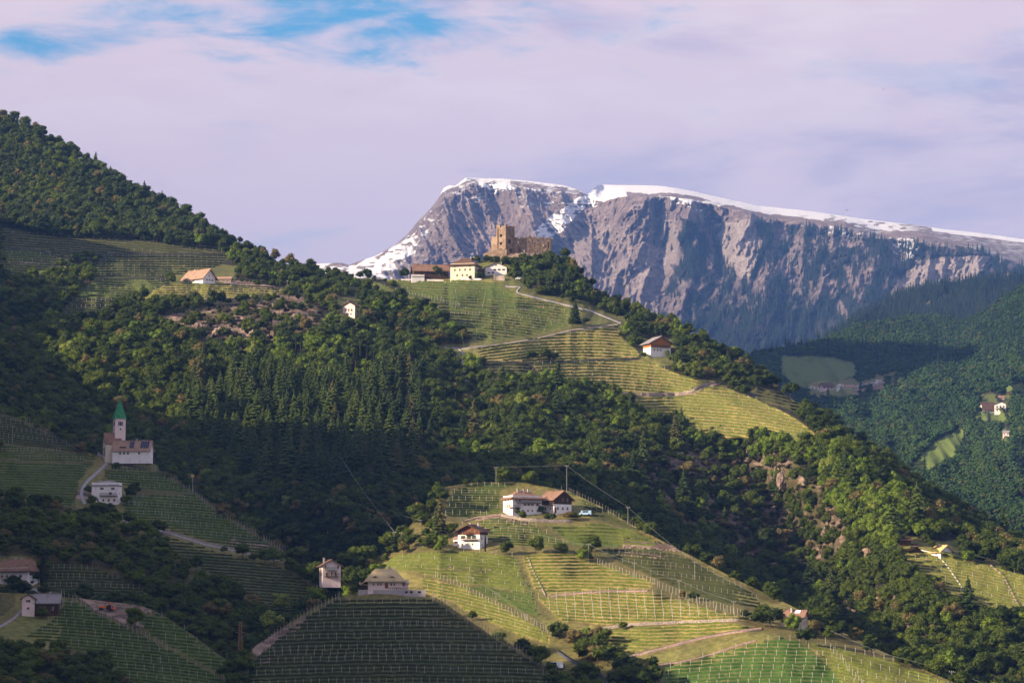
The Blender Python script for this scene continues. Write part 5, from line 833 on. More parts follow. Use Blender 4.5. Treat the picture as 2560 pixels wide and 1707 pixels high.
# ------------------------------------------------------------------ buildings
def house(name, label, cat, h, px, py, w, dp, ht, rh, roof='gable_x', yaw=0, wall=None, roofm=None, ov=4, wins=(), band=None, chim=(), balc=(), sink=2.5, wings=(), door=(), loc=None, shut=M_SHUT):
    """w, dp, ht, rh in picture px at that distance; yaw in degrees (positive shows the left side)"""
    base = loc or P3(h, px, py); s = mpx(base.y); R = empty(name, base, math.radians(yaw)); tag(R, label, cat)
    wall = wall or M_WHITE; roofm = roofm or M_TILE
    def body(x0, w, y0, dp, ht, rh, roof, wall, roofm, ov, band, wins, z0=0, balc=(), chim=(), door=()):
        W, D, Hh, RH, O = w * s, dp * s, ht * s, rh * s, ov * s; X0, Y0 = x0 * s, y0 * s; Z0 = z0 * s; zs = -sink if z0 == 0 else Z0
        def gable(zlow, ztop, X, inset=0.0):
            b = MB(); hw = W / 2 - inset
            if roof == 'gable_y' and ztop > Hh: b.prism([(X - hw, zlow), (X + hw, zlow), (X + hw, Hh), (X, Hh + RH * (hw / (W / 2)) - .02), (X - hw, Hh)], Y0 + inset, Y0 + D - inset)
            elif roof == 'gable_x' and ztop > Hh:
                a, c = Y0 + inset, Y0 + D - inset; m = (a + c) / 2; P = [(a, zlow), (c, zlow), (c, Hh), (m, Hh + RH - .02), (a, Hh)]; n = len(P)
                b.add([(X - hw, y, z) for y, z in P] + [(X + hw, y, z) for y, z in P], [tuple(range(n)), tuple(range(2 * n - 1, n - 1, -1))] + [(i, n + i, n + (i + 1) % n, (i + 1) % n) for i in range(n)])
            else: b.box(X - hw, X + hw, Y0 + inset, Y0 + D - inset, zlow, ztop)
            return b
        if band:
            zb, bm = band; zb *= s; bb = MB().box(X0 - W / 2, X0 + W / 2, Y0, Y0 + D, zs, zb); bb.build('wall', wall, R); gable(zb, Hh + 1, X0, -.06).build('timber_wall', bm, R)
        else: gable(zs, Hh + 1, X0).build('wall', wall, R)
        b = MB(); t = .28
        hx, hy, cy = W / 2 + O, D / 2 + O, Y0 + D / 2
        if roof == 'gable_x':
            sl = RH / (D / 2); e = Hh - sl * O
            b.slab([(X0 - hx, cy - hy, e + t), (X0 + hx, cy - hy, e + t), (X0 + hx, cy, Hh + RH + t), (X0 - hx, cy, Hh + RH + t)], t).slab([(X0 + hx, cy + hy, e + t), (X0 - hx, cy + hy, e + t), (X0 - hx, cy, Hh + RH + t), (X0 + hx, cy, Hh + RH + t)], t)
        elif roof == 'gable_y':
            sl = RH / (W / 2); e = Hh - sl * O
            b.slab([(X0 - hx, cy + hy, e + t), (X0 - hx, cy - hy, e + t), (X0, cy - hy, Hh + RH + t), (X0, cy + hy, Hh + RH + t)], t).slab([(X0 + hx, cy - hy, e + t), (X0 + hx, cy + hy, e + t), (X0, cy + hy, Hh + RH + t), (X0, cy - hy, Hh + RH + t)], t)
        elif roof in ('hip', 'halfhip'):
            r = (W / 2 + O) - min(hx, hy) * (.9 if roof == 'hip' else .45); e = Hh - .1; zt = Hh + RH + t
            if hx >= hy: q = [(X0 - r, cy, zt), (X0 + r, cy, zt)]
            else: r = (D / 2 + O) - hx * .9; q = [(X0, cy - r, zt), (X0, cy + r, zt)]
            c = [(X0 - hx, cy - hy, e), (X0 + hx, cy - hy, e), (X0 + hx, cy + hy, e), (X0 - hx, cy + hy, e)]
            if hx >= hy: b.add(c + [(x, y, e - t) for x, y, z in c] + q, [(0, 1, 9, 8), (1, 2, 9), (2, 3, 8, 9), (3, 0, 8), (7, 6, 5, 4), (0, 4, 5, 1), (1, 5, 6, 2), (2, 6, 7, 3), (3, 7, 4, 0)])
            else: b.add(c + [(x, y, e - t) for x, y, z in c] + q, [(0, 1, 8), (1, 2, 9, 8), (2, 3, 9), (3, 0, 8, 9), (7, 6, 5, 4), (0, 4, 5, 1), (1, 5, 6, 2), (2, 6, 7, 3), (3, 7, 4, 0)])
        elif roof == 'shed': b.slab([(X0 - hx, cy - hy, Hh), (X0 + hx, cy - hy, Hh), (X0 + hx, cy + hy, Hh + RH), (X0 - hx, cy + hy, Hh + RH)], t)
        rf = b.build('roof', roofm, R)
        if roof in ('gable_x', 'gable_y') and w > 25:
            rb = MB(); L = (hx if roof == 'gable_x' else hy); 
            if roof == 'gable_x': rb.box(X0 - L, X0 + L, cy - .14, cy + .14, Hh + RH + t - .04, Hh + RH + t + .14)
            else: rb.box(X0 - .14, X0 + .14, cy - L, cy + L, Hh + RH + t - .04, Hh + RH + t + .14)
            rb.build('ridge_cap', roofm, rf)
        for (u, v) in chim:
            x, y = X0 + u * s, Y0 + v * s; c_ = MB().box(x - .28, x + .28, y - .28, y + .28, Hh, Hh + RH + .8); c_.box(x - .36, x + .36, y - .36, y + .36, Hh + RH + .8, Hh + RH + .95); c_.build('chimney', M_GREY, rf)
        for wd in wins:
            face, u, z, ww, hh = wd[:5]; sh = wd[5] if len(wd) > 5 else None; WW, HH, z = ww * s / 2, hh * s / 2, z * s
            off = .06 if (band and z > band[0] * s) else 0
            if face == 'f': o0 = (X0 + u * s, Y0 - off); ax = lambda a, d: (o0[0] + a, o0[1] - d)
            elif face == 'l': o0 = (X0 - W / 2 - off, Y0 + u * s); ax = lambda a, d: (o0[0] - d, o0[1] + a)
            else: o0 = (X0 + W / 2 + off, Y0 + u * s); ax = lambda a, d: (o0[0] + d, o0[1] + a)
            def bx(m_, a0, a1, d0, d1, z0, z1):
                (xa, ya), (xb, yb) = ax(a0, d0), ax(a1, d1); return m_.box(min(xa, xb), max(xa, xb), min(ya, yb), max(ya, yb), z0, z1)
            fr = MB(); k = .09
            bx(fr, -WW, -WW + k, -.02, .09, z - HH, z + HH); bx(fr, WW - k, WW, -.02, .09, z - HH, z + HH); bx(fr, -WW + k, WW - k, -.02, .09, z + HH - k, z + HH); bx(fr, -WW + k, WW - k, -.02, .12, z - HH, z - HH + k); bx(fr, -.04, .04, .03, .07, z - HH + k, z + HH - k)
            fo = fr.build('window', M_PALEW, R); bx(MB_ := MB(), -WW + k, WW - k, .01, .03, z - HH + k, z + HH - k); MB_.build('pane', M_GLASS, fo)
            if sh:
                for sg in (-1, 1): q = MB(); bx(q, sg * (WW + WW * .55) - WW * .5, sg * (WW + WW * .55) + WW * .5, .0, .08, z - HH, z + HH); q.build('shutter', shut, fo)
        for (face, u, z, ww, hh, bm) in balc:
            WW, z = ww * s / 2, z * s; x = X0 + u * s; y = Y0
            if face == 'f':
                bl = MB().box(x - WW, x + WW, y - 1.2, y - .07, z - .15, z).box(x - WW, x + WW, y - 1.2, y - 1.12, z + .85, z + .95)
                nb = max(3, int(2 * WW / .35)); 
                for i in range(nb + 1): a = x - WW + .04 + i * (2 * WW - .08) / nb; bl.box(a - .05, a + .05, y - 1.19, y - 1.14, z, z + .85)
            else:
                x = X0 - W / 2; y = Y0 + u * s; bl = MB().box(x - 1.2, x - .07, y - WW, y + WW, z - .15, z).box(x - 1.2, x - 1.12, y - WW, y + WW, z + .85, z + .95); nb = max(3, int(2 * WW / .35))
                for i in range(nb + 1): a = y - WW + .04 + i * (2 * WW - .08) / nb; bl.box(x - 1.19, x - 1.14, a - .05, a + .05, z, z + .85)
            bl.build('balcony', bm, R)
        for (face, u, ww, hh) in door:
            x = X0 + u * s; y = Y0
            if face == 'f': MB().box(x - ww * s / 2, x + ww * s / 2, y - .07, y + .02, 0, hh * s).build('door', M_WOODR, R)
            elif face == 'r': x = X0 + W / 2; MB().box(x - .02, x + .07, Y0 + (u - ww / 2) * s, Y0 + (u + ww / 2) * s, 0, hh * s).build('door', M_WOODR, R)
    body(0, w, 0, dp, ht, rh, roof, wall, roofm, ov, band, wins, 0, balc, chim, door)
    for wg in wings: body(**{**dict(roof='gable_x', wall=wall, roofm=roofm, ov=ov, band=None, wins=()), **wg})
    R['s'] = s; del R['s']; return R, s
W5 = lambda z, xs, w=4, h=5, f='f', sh=None: [(f, x, z, w, h, sh) for x in xs]
# the farm below the ruin
barn, s_ = house('barn', 'long low brown barn with a rust coloured roof left of the white farmhouse', 'barn', 'main', 1078, 700, 88, 46, 24, 17, 'gable_x', 8, M_WOOD, M_TILE, 4, wins=W5(14, [-30, -18, 20], 4, 4), wings=[dict(x0=-34, w=32, y0=-7, dp=7, ht=8, rh=2, roof='shed', wall=M_WHITE, roofm=M_TILE, ov=1)])
farm, s_ = house('farmhouse', 'large white farmhouse with a brown pyramid roof beside the long barn', 'house', 'main', 1156, 698, 64, 52, 36, 20, 'hip', -16, M_CREAM, M_TILED, 5, wins=W5(24, [-20, -7, 7, 20]) + W5(10, [-14, 0, 12]) + W5(32, [-20, 20], 3, 3) + W5(24, [14, 36], 4, 5, 'r'), chim=[(14, 26)])
s = s_; sk_ = MB(); 
for i in range(5): sk_.slab([(-14 * s + i * 5.6 * s, 6.5 * s, 41.0 * s + .25), (-10 * s + i * 5.6 * s, 6.5 * s, 41.0 * s + .25), (-10 * s + i * 5.6 * s, 11 * s, 44.8 * s + .25), (-14 * s + i * 5.6 * s, 11 * s, 44.8 * s + .25)], .1)
sk_.build('solar_strip', M_GREY, farm)
house('white_house', 'small white house with a flat gable below the castle rock', 'house', 'main', 1240, 688, 54, 46, 20, 11, 'gable_y', -4, M_WHITE, M_TILED, 3, wins=W5(14, [-3, 8, 19], 7, 4, sh=0) + W5(6, [-18, -8], 6, 4) + [('f', 0, 25, 3, 3)], chim=[(12, 14)])
house('shed', 'narrow dark timber shed between the farmhouse and the small white house', 'shed', 'main', 1204, 694, 15, 30, 19, 2, 'shed', 0, M_WOOD, M_TILED, 2, wins=[('f', 0, 10, 4, 4)])
house('plateau_farmhouse', 'lone farmhouse with a wide orange roof above the lit terrace', 'house', 'main', 483, 708, 68, 44, 14, 21, 'gable_x', -38, M_WHITE, M_TILEO, 6, wins=W5(8, [14, 24, 34], 5, 4, 'r') + W5(18, [22], 4, 3, 'r') + W5(8, [-20, -6], 4, 4), chim=[(-18, 24)], balc=[('f', -8, 6, 20, 4, M_PALEW)])
house('outbuilding', 'low stone outbuilding with an orange roof right of the plateau farm', 'shed', 'main', 557, 706, 42, 20, 9, 5, 'gable_x', -8, M_STONE, M_TILEO, 2, wins=W5(4, [-12, 2, 12], 4, 3))
house('forest_house', 'pale rose house half hidden in the wood below the rock outcrop', 'house', 'main', 872, 790, 34, 26, 26, 9, 'gable_y', -24, M_PINK, M_TILED, 4, wins=W5(15, [-8, 0, 8], 4, 6) + W5(15, [6, 16], 4, 6, 'r') + W5(5, [-5, 6], 4, 4), chim=[(-6, 8)])
house('timber_chalet', 'chalet with orange and dark timber above white walls on the ridge', 'house', 'main', 1652, 892, 56, 42, 36, 15, 'gable_y', 24, M_WHITE, M_TILEG, 7, band=(24, M_WOODO), wins=W5(17, [-18, -9, 0], 3.5, 5) + W5(30, [-16, 2, 14], 3, 5) + W5(30, [10, 24], 5, 5, 'l') + W5(14, [14, 28], 3, 4, 'l'), balc=[('f', 0, 25, 50, 4, M_WOOD)], wings=[dict(x0=38, w=26, y0=4, dp=30, ht=20, rh=7, roof='shed', wall=M_WOOD, roofm=M_TILED, ov=2)])
# church
CB = P3('churchhill', 300, 1140); s = mpx(CB.y); CH = empty('church', CB, math.radians(20)); tag(CH, 'little church with a slim tower and a green tiled spire', 'church')
def chb(): return MB()
tb = MB(); tw = 13.2 * s
tb.box(-tw, tw, 0, 2 * tw, -3, 93 * s); 
tb.build('tower_wall', M_PINK, CH)
cn = MB().box(-tw - .12, tw + .12, -.12, 2 * tw + .12, 93 * s, 94.5 * s); cn.build('cornice', M_PALEPOST, CH)
sp = MB(); e = tw + .35; cyy = tw; z0 = 94.5 * s; sp.add([(-e, cyy - e, z0), (e, cyy - e, z0), (e, cyy + e, z0), (-e, cyy + e, z0), (0, cyy, 147 * s)], [(0, 1, 4), (1, 2, 4), (2, 3, 4), (3, 0, 4), (3, 2, 1, 0)]); spire = sp.build('spire', M_GREENT, CH)
MB().tube([(0, cyy, 146 * s), (0, cyy, 153 * s)], .07, 5).box(-.5, .5, cyy - .05, cyy + .05, 150.4 * s, 151.2 * s).lathe([(.05, 147 * s), (.28, 148 * s), (.05, 149 * s)], 8, (0, cyy)).build('cross', M_METAL, spire)
for zc, hh, us in ((82, 11, (-4, 0, 4)), (68, 5, (0,))):
    for u in us:
        for fc in ('f', 'l'):
            fr = MB(); k = 1.5 * s; x = u * s; z = zc * s; q = hh * s / 2
            if fc == 'f': o = MB().prism([(x - k, z - q), (x + k, z - q), (x + k, z + q * .7), (x, z + q), (x - k, z + q * .7)], -.05, .02).build('belfry_opening', M_GLASS, CH); MB().box(x + k, x + k + .12, -.14, .0, z - q, z + q * .8).build('mullion', M_PALEPOST, o)
            else: y = cyy + u * s; o = MB().add([(-tw - .05, y - k, z - q), (-tw - .05, y + k, z - q), (-tw - .05, y + k, z + q * .7), (-tw - .05, y, z + q), (-tw - .05, y - k, z + q * .7), (-tw + .02, y - k, z - q), (-tw + .02, y + k, z - q), (-tw + .02, y + k, z + q * .7), (-tw + .02, y, z + q), (-tw + .02, y - k, z + q * .7)], [(4, 3, 2, 1, 0), (5, 6, 7, 8, 9), (0, 1, 6, 5), (1, 2, 7, 6), (2, 3, 8, 7), (3, 4, 9, 8), (4, 0, 5, 9)]).build('belfry_opening', M_GLASS, CH)
# nave: gable end looks left
nx0, nx1, ny0, ny1, eh, ah = -38 * s, -tw * .6, -8 * s, 26 * s, 30 * s, 57 * s; my = (ny0 + ny1) / 2
P = [(ny0, -3), (ny1, -3), (ny1, eh), (my, ah), (ny0, eh)]; n = 5; MB().add([(nx0, y, z) for y, z in P] + [(nx1, y, z) for y, z in P], [tuple(range(n)), tuple(range(2 * n - 1, n - 1, -1))] + [(i, n + i, n + (i + 1) % n, (i + 1) % n) for i in range(n)]).build('nave_wall', M_CREAM, CH)
o_ = 1.6 * s; MB().slab([(nx0 - .4, ny0 - o_, eh - o_ * 1.3 + .3), (nx1 + 10 * s, ny0 - o_, eh - o_ * 1.3 + .3), (nx1 + 2, my, ah + .3), (nx0 - .4, my, ah + .3)], .3).slab([(nx1, ny1 + o_, eh - o_ * 1.3 + .3), (nx0 - .4, ny1 + o_, eh - o_ * 1.3 + .3), (nx0 - .4, my, ah + .3), (nx1, my, ah + .3)], .3).build('nave_roof', M_TILE, CH)
MB().box(nx0 - .08, nx0 + .02, my - 4 * s, my + 4 * s, 0, 14 * s).build('portal', M_WOODR, CH); MB().box(nx0 - .07, nx0 + .02, my - 1.5 * s, my + 1.5 * s, 34 * s, 40 * s).build('gable_window', M_GLASS, CH)
MB().slab([(nx0 - 4 * s, my - 6 * s, 16 * s), (nx0 - 4 * s, my + 6 * s, 16 * s), (nx0, my + 6 * s, 21 * s), (nx0, my - 6 * s, 21 * s)][::-1], .2).build('porch_roof', M_TILE, CH)
rec, s_ = house('rectory', 'low white house with a long tiled roof and blue solar panels against the church', 'house', 'churchhill', 330, 1148, 96, 34, 18, 23, 'gable_x', -6, M_WHITE, M_TILEO, 3, wins=W5(10, [-28, -18, -8, 20], 5, 6), chim=[(10, 17)], loc=P3('churchhill', 334, 1147, .2) + Vector((0, -8, 0)))
s = s_
def roofpt(u, f): sl = 23 / 17; return (u * s, f * 17 * s, (18 + 23 * f) * s + .42)
for nm, u0, u1 in (('a', -6, 6), ('b', 22, 44)):
    k = 3 if nm == 'a' else 5
    for i in range(k):
        a0 = u0 + (u1 - u0) * i / k + .3; a1 = u0 + (u1 - u0) * (i + 1) / k - .3; MB().slab([roofpt(a0, .12), roofpt(a1, .12), roofpt(a1, .88), roofpt(a0, .88)], .1).build('solar_panel', M_SOLAR, rec)
MB().box(-30 * s, -14 * s, 1.5 * s, 8 * s, 24 * s, 27 * s).build('dormer', M_WOOD, rec)
house('white_villa', 'plain white house with a shallow grey roof beside the white road', 'house', 'churchhill', 262, 1260, 68, 38, 48, 10, 'hip', -6, M_WHITE, M_TILEG, 2, wins=W5(39, [-8, 20], 9, 5) + W5(27, [14], 7, 6) + W5(10, [-18, -4, 10, 24], 5, 6) + W5(26, [10], 4, 4, 'r'), balc=[('f', 10, 21, 44, 4, M_WOOD)])
house('farm_cottage', 'white farmhouse with a brown half hipped roof at the left edge', 'house', 'churchhill', 28, 1462, 104, 50, 36, 27, 'halfhip', -30, M_WHITE, M_TILE, 8, wins=W5(28, [14, 32], 7, 9, 'r', 1) + W5(42, [20, 28], 3.5, 6, 'r') + W5(22, [-30, -14, 2, 30], 8, 7), chim=[(10, 25), (-14, 30)], balc=[('f', -6, 15, 44, 4, M_PALEW)])
house('barn_house', 'narrow rose house with a dark timber barn and grey roof at bottom left', 'house', 'lowhill', 70, 1540, 31, 30, 44, 10, 'gable_y', 5, M_PINK, M_TILED, 5, wins=[('f', 0, 38, 5, 6, 1), ('f', 0, 20, 6, 6)], wings=[dict(x0=46, w=58, y0=6, dp=42, ht=36, rh=18, roof='gable_x', wall=M_WOOD, roofm=M_TILEG, ov=6, wins=[('f', -6, 20, 4, 10), ('f', 14, 20, 4, 10)], chim=[(6, 26)])], shut=M_SHUTD)
house('hidden_house', 'white house with a green balcony front among dark trees above the thatched cottage', 'house', 'churchhill', 829, 1449, 46, 46, 36, 13, 'gable_y', 14, M_PINK, M_TILED, 6, wins=W5(14, [-12, 0, 10], 5, 11) + W5(32, [-16, 16], 4, 9, sh=0) + W5(14, [12, 26], 4, 6, 'l'), balc=[('f', -2, 24, 30, 4, M_GREENW), ('f', 0, 9, 38, 4, M_WOOD)], chim=[(-14, 30)])
# thatched cottage on the knoll
th, s_ = house('thatched_cottage', 'thatched cottage with a sweeping straw roof and two eyebrow dormers', 'house', 'knoll', 962, 1470, 84, 42, 19, 28, 'hip', 4, M_PINK, M_THATCH, 10, wins=W5(10, [-28, -17], 4, 6) + W5(10, [16, 24], 5, 6) + W5(10, [-10], 5, 5), chim=[(12, 24)], door=[('f', 4, 8, 13)], wings=[dict(x0=46, w=26, y0=8, dp=26, ht=13, rh=6, roof='shed', wall=M_PINK, roofm=M_THATCH, ov=3, wins=[('f', 2, 8, 6, 5)]), dict(x0=-50, w=20, y0=8, dp=22, ht=10, rh=6, roof='shed', wall=M_WOOD, roofm=M_THATCH, ov=3)])
s = s_
for u in (-24, 18):
    f = .34; yb = -10 * s + f * 31 * s; zb = (19 + 28 * f) * s; d = MB(); pr = [(-9, -1.0), (-5, 1.2), (0, 2.8), (5, 1.2), (9, -1.0)]
    fr = [((u + a) * s, yb - 3.0 * s, zb + b * s) for a, b in pr]; bk = [((u + a * .8) * s, yb + 7 * s, zb + (b * .3 + 6.2) * s) for a, b in pr]; d.add(fr + bk, [(i, i + 1, 6 + i, 5 + i) for i in range(4)]); lo = [(x, y, z - .25) for x, y, z in fr]; d.add(fr + lo, [(i, 5 + i, 6 + i, i + 1) for i in range(4)]); dm = d.build('dormer', M_THATCH, th)
    MB().prism([((u - 6) * s, zb - 2.6 * s), ((u + 6) * s, zb - 2.6 * s), ((u + 4) * s, zb + .8 * s), (u * s, zb + 2.2 * s), ((u - 4) * s, zb + .8 * s)], yb - 2.2 * s, yb - 1.6 * s).build('pane', M_GLASS, dm)
MB().slab([(-62 * s, -6 * s, 11 * s), (-40 * s, -6 * s, 24 * s), (-40 * s, 26 * s, 24 * s), (-62 * s, 26 * s, 11 * s)], .4).build('side_roof', M_THATCH, th)
tw_, s_ = None, mpx(P3('knoll', 980, 1482).y); TB = P3('knoll', 980, 1484); TR = empty('terrace_wall', TB); tag(TR, 'grey rendered terrace wall with small cellar openings under the thatched cottage', 'wall'); s = s_
MB().box(-84 * s, 84 * s, -.3, .5, -1.2, 9 * s).build('wall', M_GREY, TR); MB().box(-84 * s, 84 * s, -.38, .58, 9 * s, 9 * s + .12).build('coping', M_PALEPOST, TR)
for u in (36, 48, 68): MB().box(u * s - .4, u * s + .4, -.36, -.29, 2 * s, 7 * s).build('opening', M_GLASS, TR)
for i in range(34): u = -80 + i * 4.8; MB().box(u * s - .05, u * s + .05, .0, .1, 9 * s + .12, 15 * s).build('railing_post', M_WOOD, TR)
MB().box(-84 * s, 84 * s, .0, .08, 15 * s, 15 * s + .1).build('handrail', M_WOOD, TR)
# farmhouses on the farm hill
house('balcony_farmhouse', 'white farmhouse with a red brown timber top floor and a flowered balcony', 'house', 'farmhill', 1172, 1372, 60, 48, 45, 14, 'gable_y', -24, M_WHITE, M_TILED, 10, band=(36, M_WOODR), wins=W5(30, [-16, 0, 14], 5, 8, sh=1) + W5(12, [-18, 10], 4, 5) + W5(43, [-16, 2, 18], 5, 6) + W5(26, [12, 30], 5, 7, 'r') + W5(10, [14, 34], 4, 5, 'r'), balc=[('f', 4, 23, 44, 4, M_WOOD), ('f', 0, 37, 22, 3, M_WOOD)], chim=[(-2, 12), (12, 30)], wings=[dict(x0=-39, w=18, y0=10, dp=26, ht=26, rh=5, roof='gable_x', wall=M_WHITE, roofm=M_TILEO, ov=2, wins=[('f', 0, 18, 9, 5), ('f', 0, 7, 6, 4)])])
house('big_farmhouse', 'left of the twin farmhouses: white with a brown hipped roof and three dormers', 'house', 'farmhill', 1318, 1287, 80, 58, 42, 18, 'hip', 24, M_WHITE, M_TILE, 6, wins=W5(26, [-6, 4, 14, 28], 7, 5) + W5(11, [-12, 2, 14, 28], 4, 5) + W5(36, [-30, -20], 4, 5) + W5(38, [10, 26, 42], 5, 5, 'l') + W5(24, [16, 34], 5, 5, 'l') + W5(10, [16, 40], 3, 6, 'l'), balc=[('f', 4, 31, 70, 4, M_WOOD), ('l', 8, 19, 16, 4, M_WOODO), ('f', -30, 18, 18, 4, M_WOOD)], chim=[(-16, 22), (0, 20), (14, 24)])
tf, s_ = house('barn_farmhouse', 'right of the twin farmhouses: dark timber gable above white walls, grey rose roof', 'house', 'farmhill', 1407, 1283, 56, 60, 36, 19, 'gable_y', 38, M_WHITE, M_TILE, 7, band=(23, M_WOOD), wins=W5(12, [-16, 0, 15], 5, 7) + W5(34, [0, 15], 4, 8) + W5(29, [12, 30, 46], 9, 6, 'l') + W5(12, [14, 34], 5, 5, 'l'), door=[('f', -24, 6, 14)], balc=[('l', 14, 22, 30, 4, M_WOOD)])
house('garden_hut', 'small white hut left of the balcony farmhouse behind bushes', 'hut', 'farmhill', 1012, 1366, 15, 12, 8, 6, 'gable_x', 10, M_WHITE, M_TILE, 2, wins=[('f', 0, 4, 4, 4)])
house('roof_window_house', 'grey rose house with a bright roof window among trees at lower right', 'house', 'farmhill', 1978, 1568, 58, 40, 25, 16, 'gable_x', -26, M_CREAM, M_TILE, 7, wins=W5(16, [-22, -8, 10], 6, 6) + W5(12, [12, 26], 4, 8, 'r') + W5(24, [16, 22], 2.5, 6, 'r'), chim=[(-4, 14)])
s = mpx(P3('farmhill', 1978, 1568).y); rw = [o for o in bpy.data.objects if o.name == 'roof_window_house'][0]; f0, f1 = .5, .92
MB().slab([(6 * s, 20 * f0 * s, (25 + 16 * f0) * s + .45), (20 * s, 20 * f0 * s, (25 + 16 * f0) * s + .45), (20 * s, 20 * f1 * s, (25 + 16 * f1) * s + .45), (6 * s, 20 * f1 * s, (25 + 16 * f1) * s + .45)], .1).build('roof_window', plain('bright_glass', (.62, .66, .8), .1, 2, .1), rw)
house('yellow_chalet', 'little white chalet with a bright yellow roof on the dome of vines', 'house', 'main', 2366, 1391, 36, 38, 14, 13, 'gable_y', 30, M_WHITE, M_YELLOW, 6, wins=[('f', -8, 7, 9, 9), ('f', 3, 8, 5, 8), ('f', 11, 7, 5, 8), ('l', 18, 8, 6, 5)], chim=[(-6, 22)])
house('shelter', 'dark open shelter with a flat rusty roof at the edge of the sunny wood', 'shed', 'main', 2263, 1375, 30, 22, 27, 3, 'shed', 6, M_WOOD, M_TILE, 4, wins=[('f', -8, 5, 10, 8), ('f', 6, 5, 8, 8)], wings=[dict(x0=24, w=16, y0=2, dp=12, ht=11, rh=3, roof='shed', wall=M_WOOD, roofm=M_TILEO, ov=2)])
# hamlets across the valley
house('hamlet_barn', 'dark roofed farm building in the far hamlet, left of the white arched house', 'house', 'far', 2071, 973, 30, 18, 7, 9, 'gable_x', 20, M_PINK, M_TILED, 2, wins=W5(4, [-10, 8], 3, 3))
house('hamlet_house', 'white upright house in the middle of the far hamlet', 'house', 'far', 2100, 973, 17, 14, 12, 3, 'gable_y', -10, M_WHITE, M_TILED, 1, wins=W5(9, [-5, 0, 5], 2, 3) + W5(4, [-5, 0, 5], 2, 3))
house('hamlet_long_house', 'long low rose roofed building at the right end of the far hamlet', 'house', 'far', 2124, 970, 26, 10, 4, 4, 'gable_x', 4, M_PINK, M_TILEO, 1, wins=W5(2, [-8, 0, 8], 2, 2))
for i, (x, l) in enumerate(((2030, 'leftmost of three tiny white sheds at the left end of the far hamlet'), (2039, 'middle one of three tiny white sheds in the far hamlet'), (2048, 'rightmost of three tiny white sheds, next to the dark roofed building'))): o, _ = house('hamlet_shed', l, 'shed', 'far', x, 969 + i, 8, 7, 3.5, 2, 'gable_x', 0, M_WHITE, M_TILEO, .5, wins=[('f', 0, 2, 2, 1.5)]); o['group'] = 'tiny white sheds of the far hamlet'
house('roadside_hut', 'bright white hut on the far slope right of the hamlet', 'hut', 'far', 2194, 957, 8, 7, 6, 2, 'hip', 0, M_WHITE, M_TILEG, .5, wins=[('f', 0, 3, 2, 2)])
house('roadside_house', 'small white and red roofed house beside the bright hut on the far slope', 'house', 'far', 2206, 955, 9, 7, 4, 3, 'gable_x', 20, M_WHITE, M_TILEO, .5, wins=[('f', 0, 2, 2, 2)])
house('valley_farm', 'dark roofed farmhouse with white lower walls on the far right slope', 'house', 'far', 2473, 1031, 32, 24, 8, 18, 'gable_x', 10, M_WHITE, M_TILED, 2, wins=W5(4, [-10, -2, 6], 3, 4))
house('valley_villa', 'white two storey house right behind the dark roofed valley farm', 'house', 'far', 2501, 1030, 28, 20, 20, 6, 'gable_y', -8, M_WHITE, M_TILED, 2, wins=W5(14, [-8, 0, 8], 4, 4) + W5(5, [-8, -1, 6], 3, 4), balc=[('f', 0, 9, 26, 3, M_WOOD)])
house('valley_hut', 'small grey roofed hut above the valley farm', 'hut', 'far', 2503, 999, 16, 12, 5, 5, 'gable_x', -10, M_GREY, M_TILE, 1, wins=[('f', 0, 3, 3, 2)])
house('valley_cottage', 'small rose cottage low on the far right slope', 'house', 'far', 2515, 1089, 16, 13, 8, 5, 'gable_x', -14, M_PINK, M_TILEG, 1, wins=W5(4, [-4, 4], 3, 3))
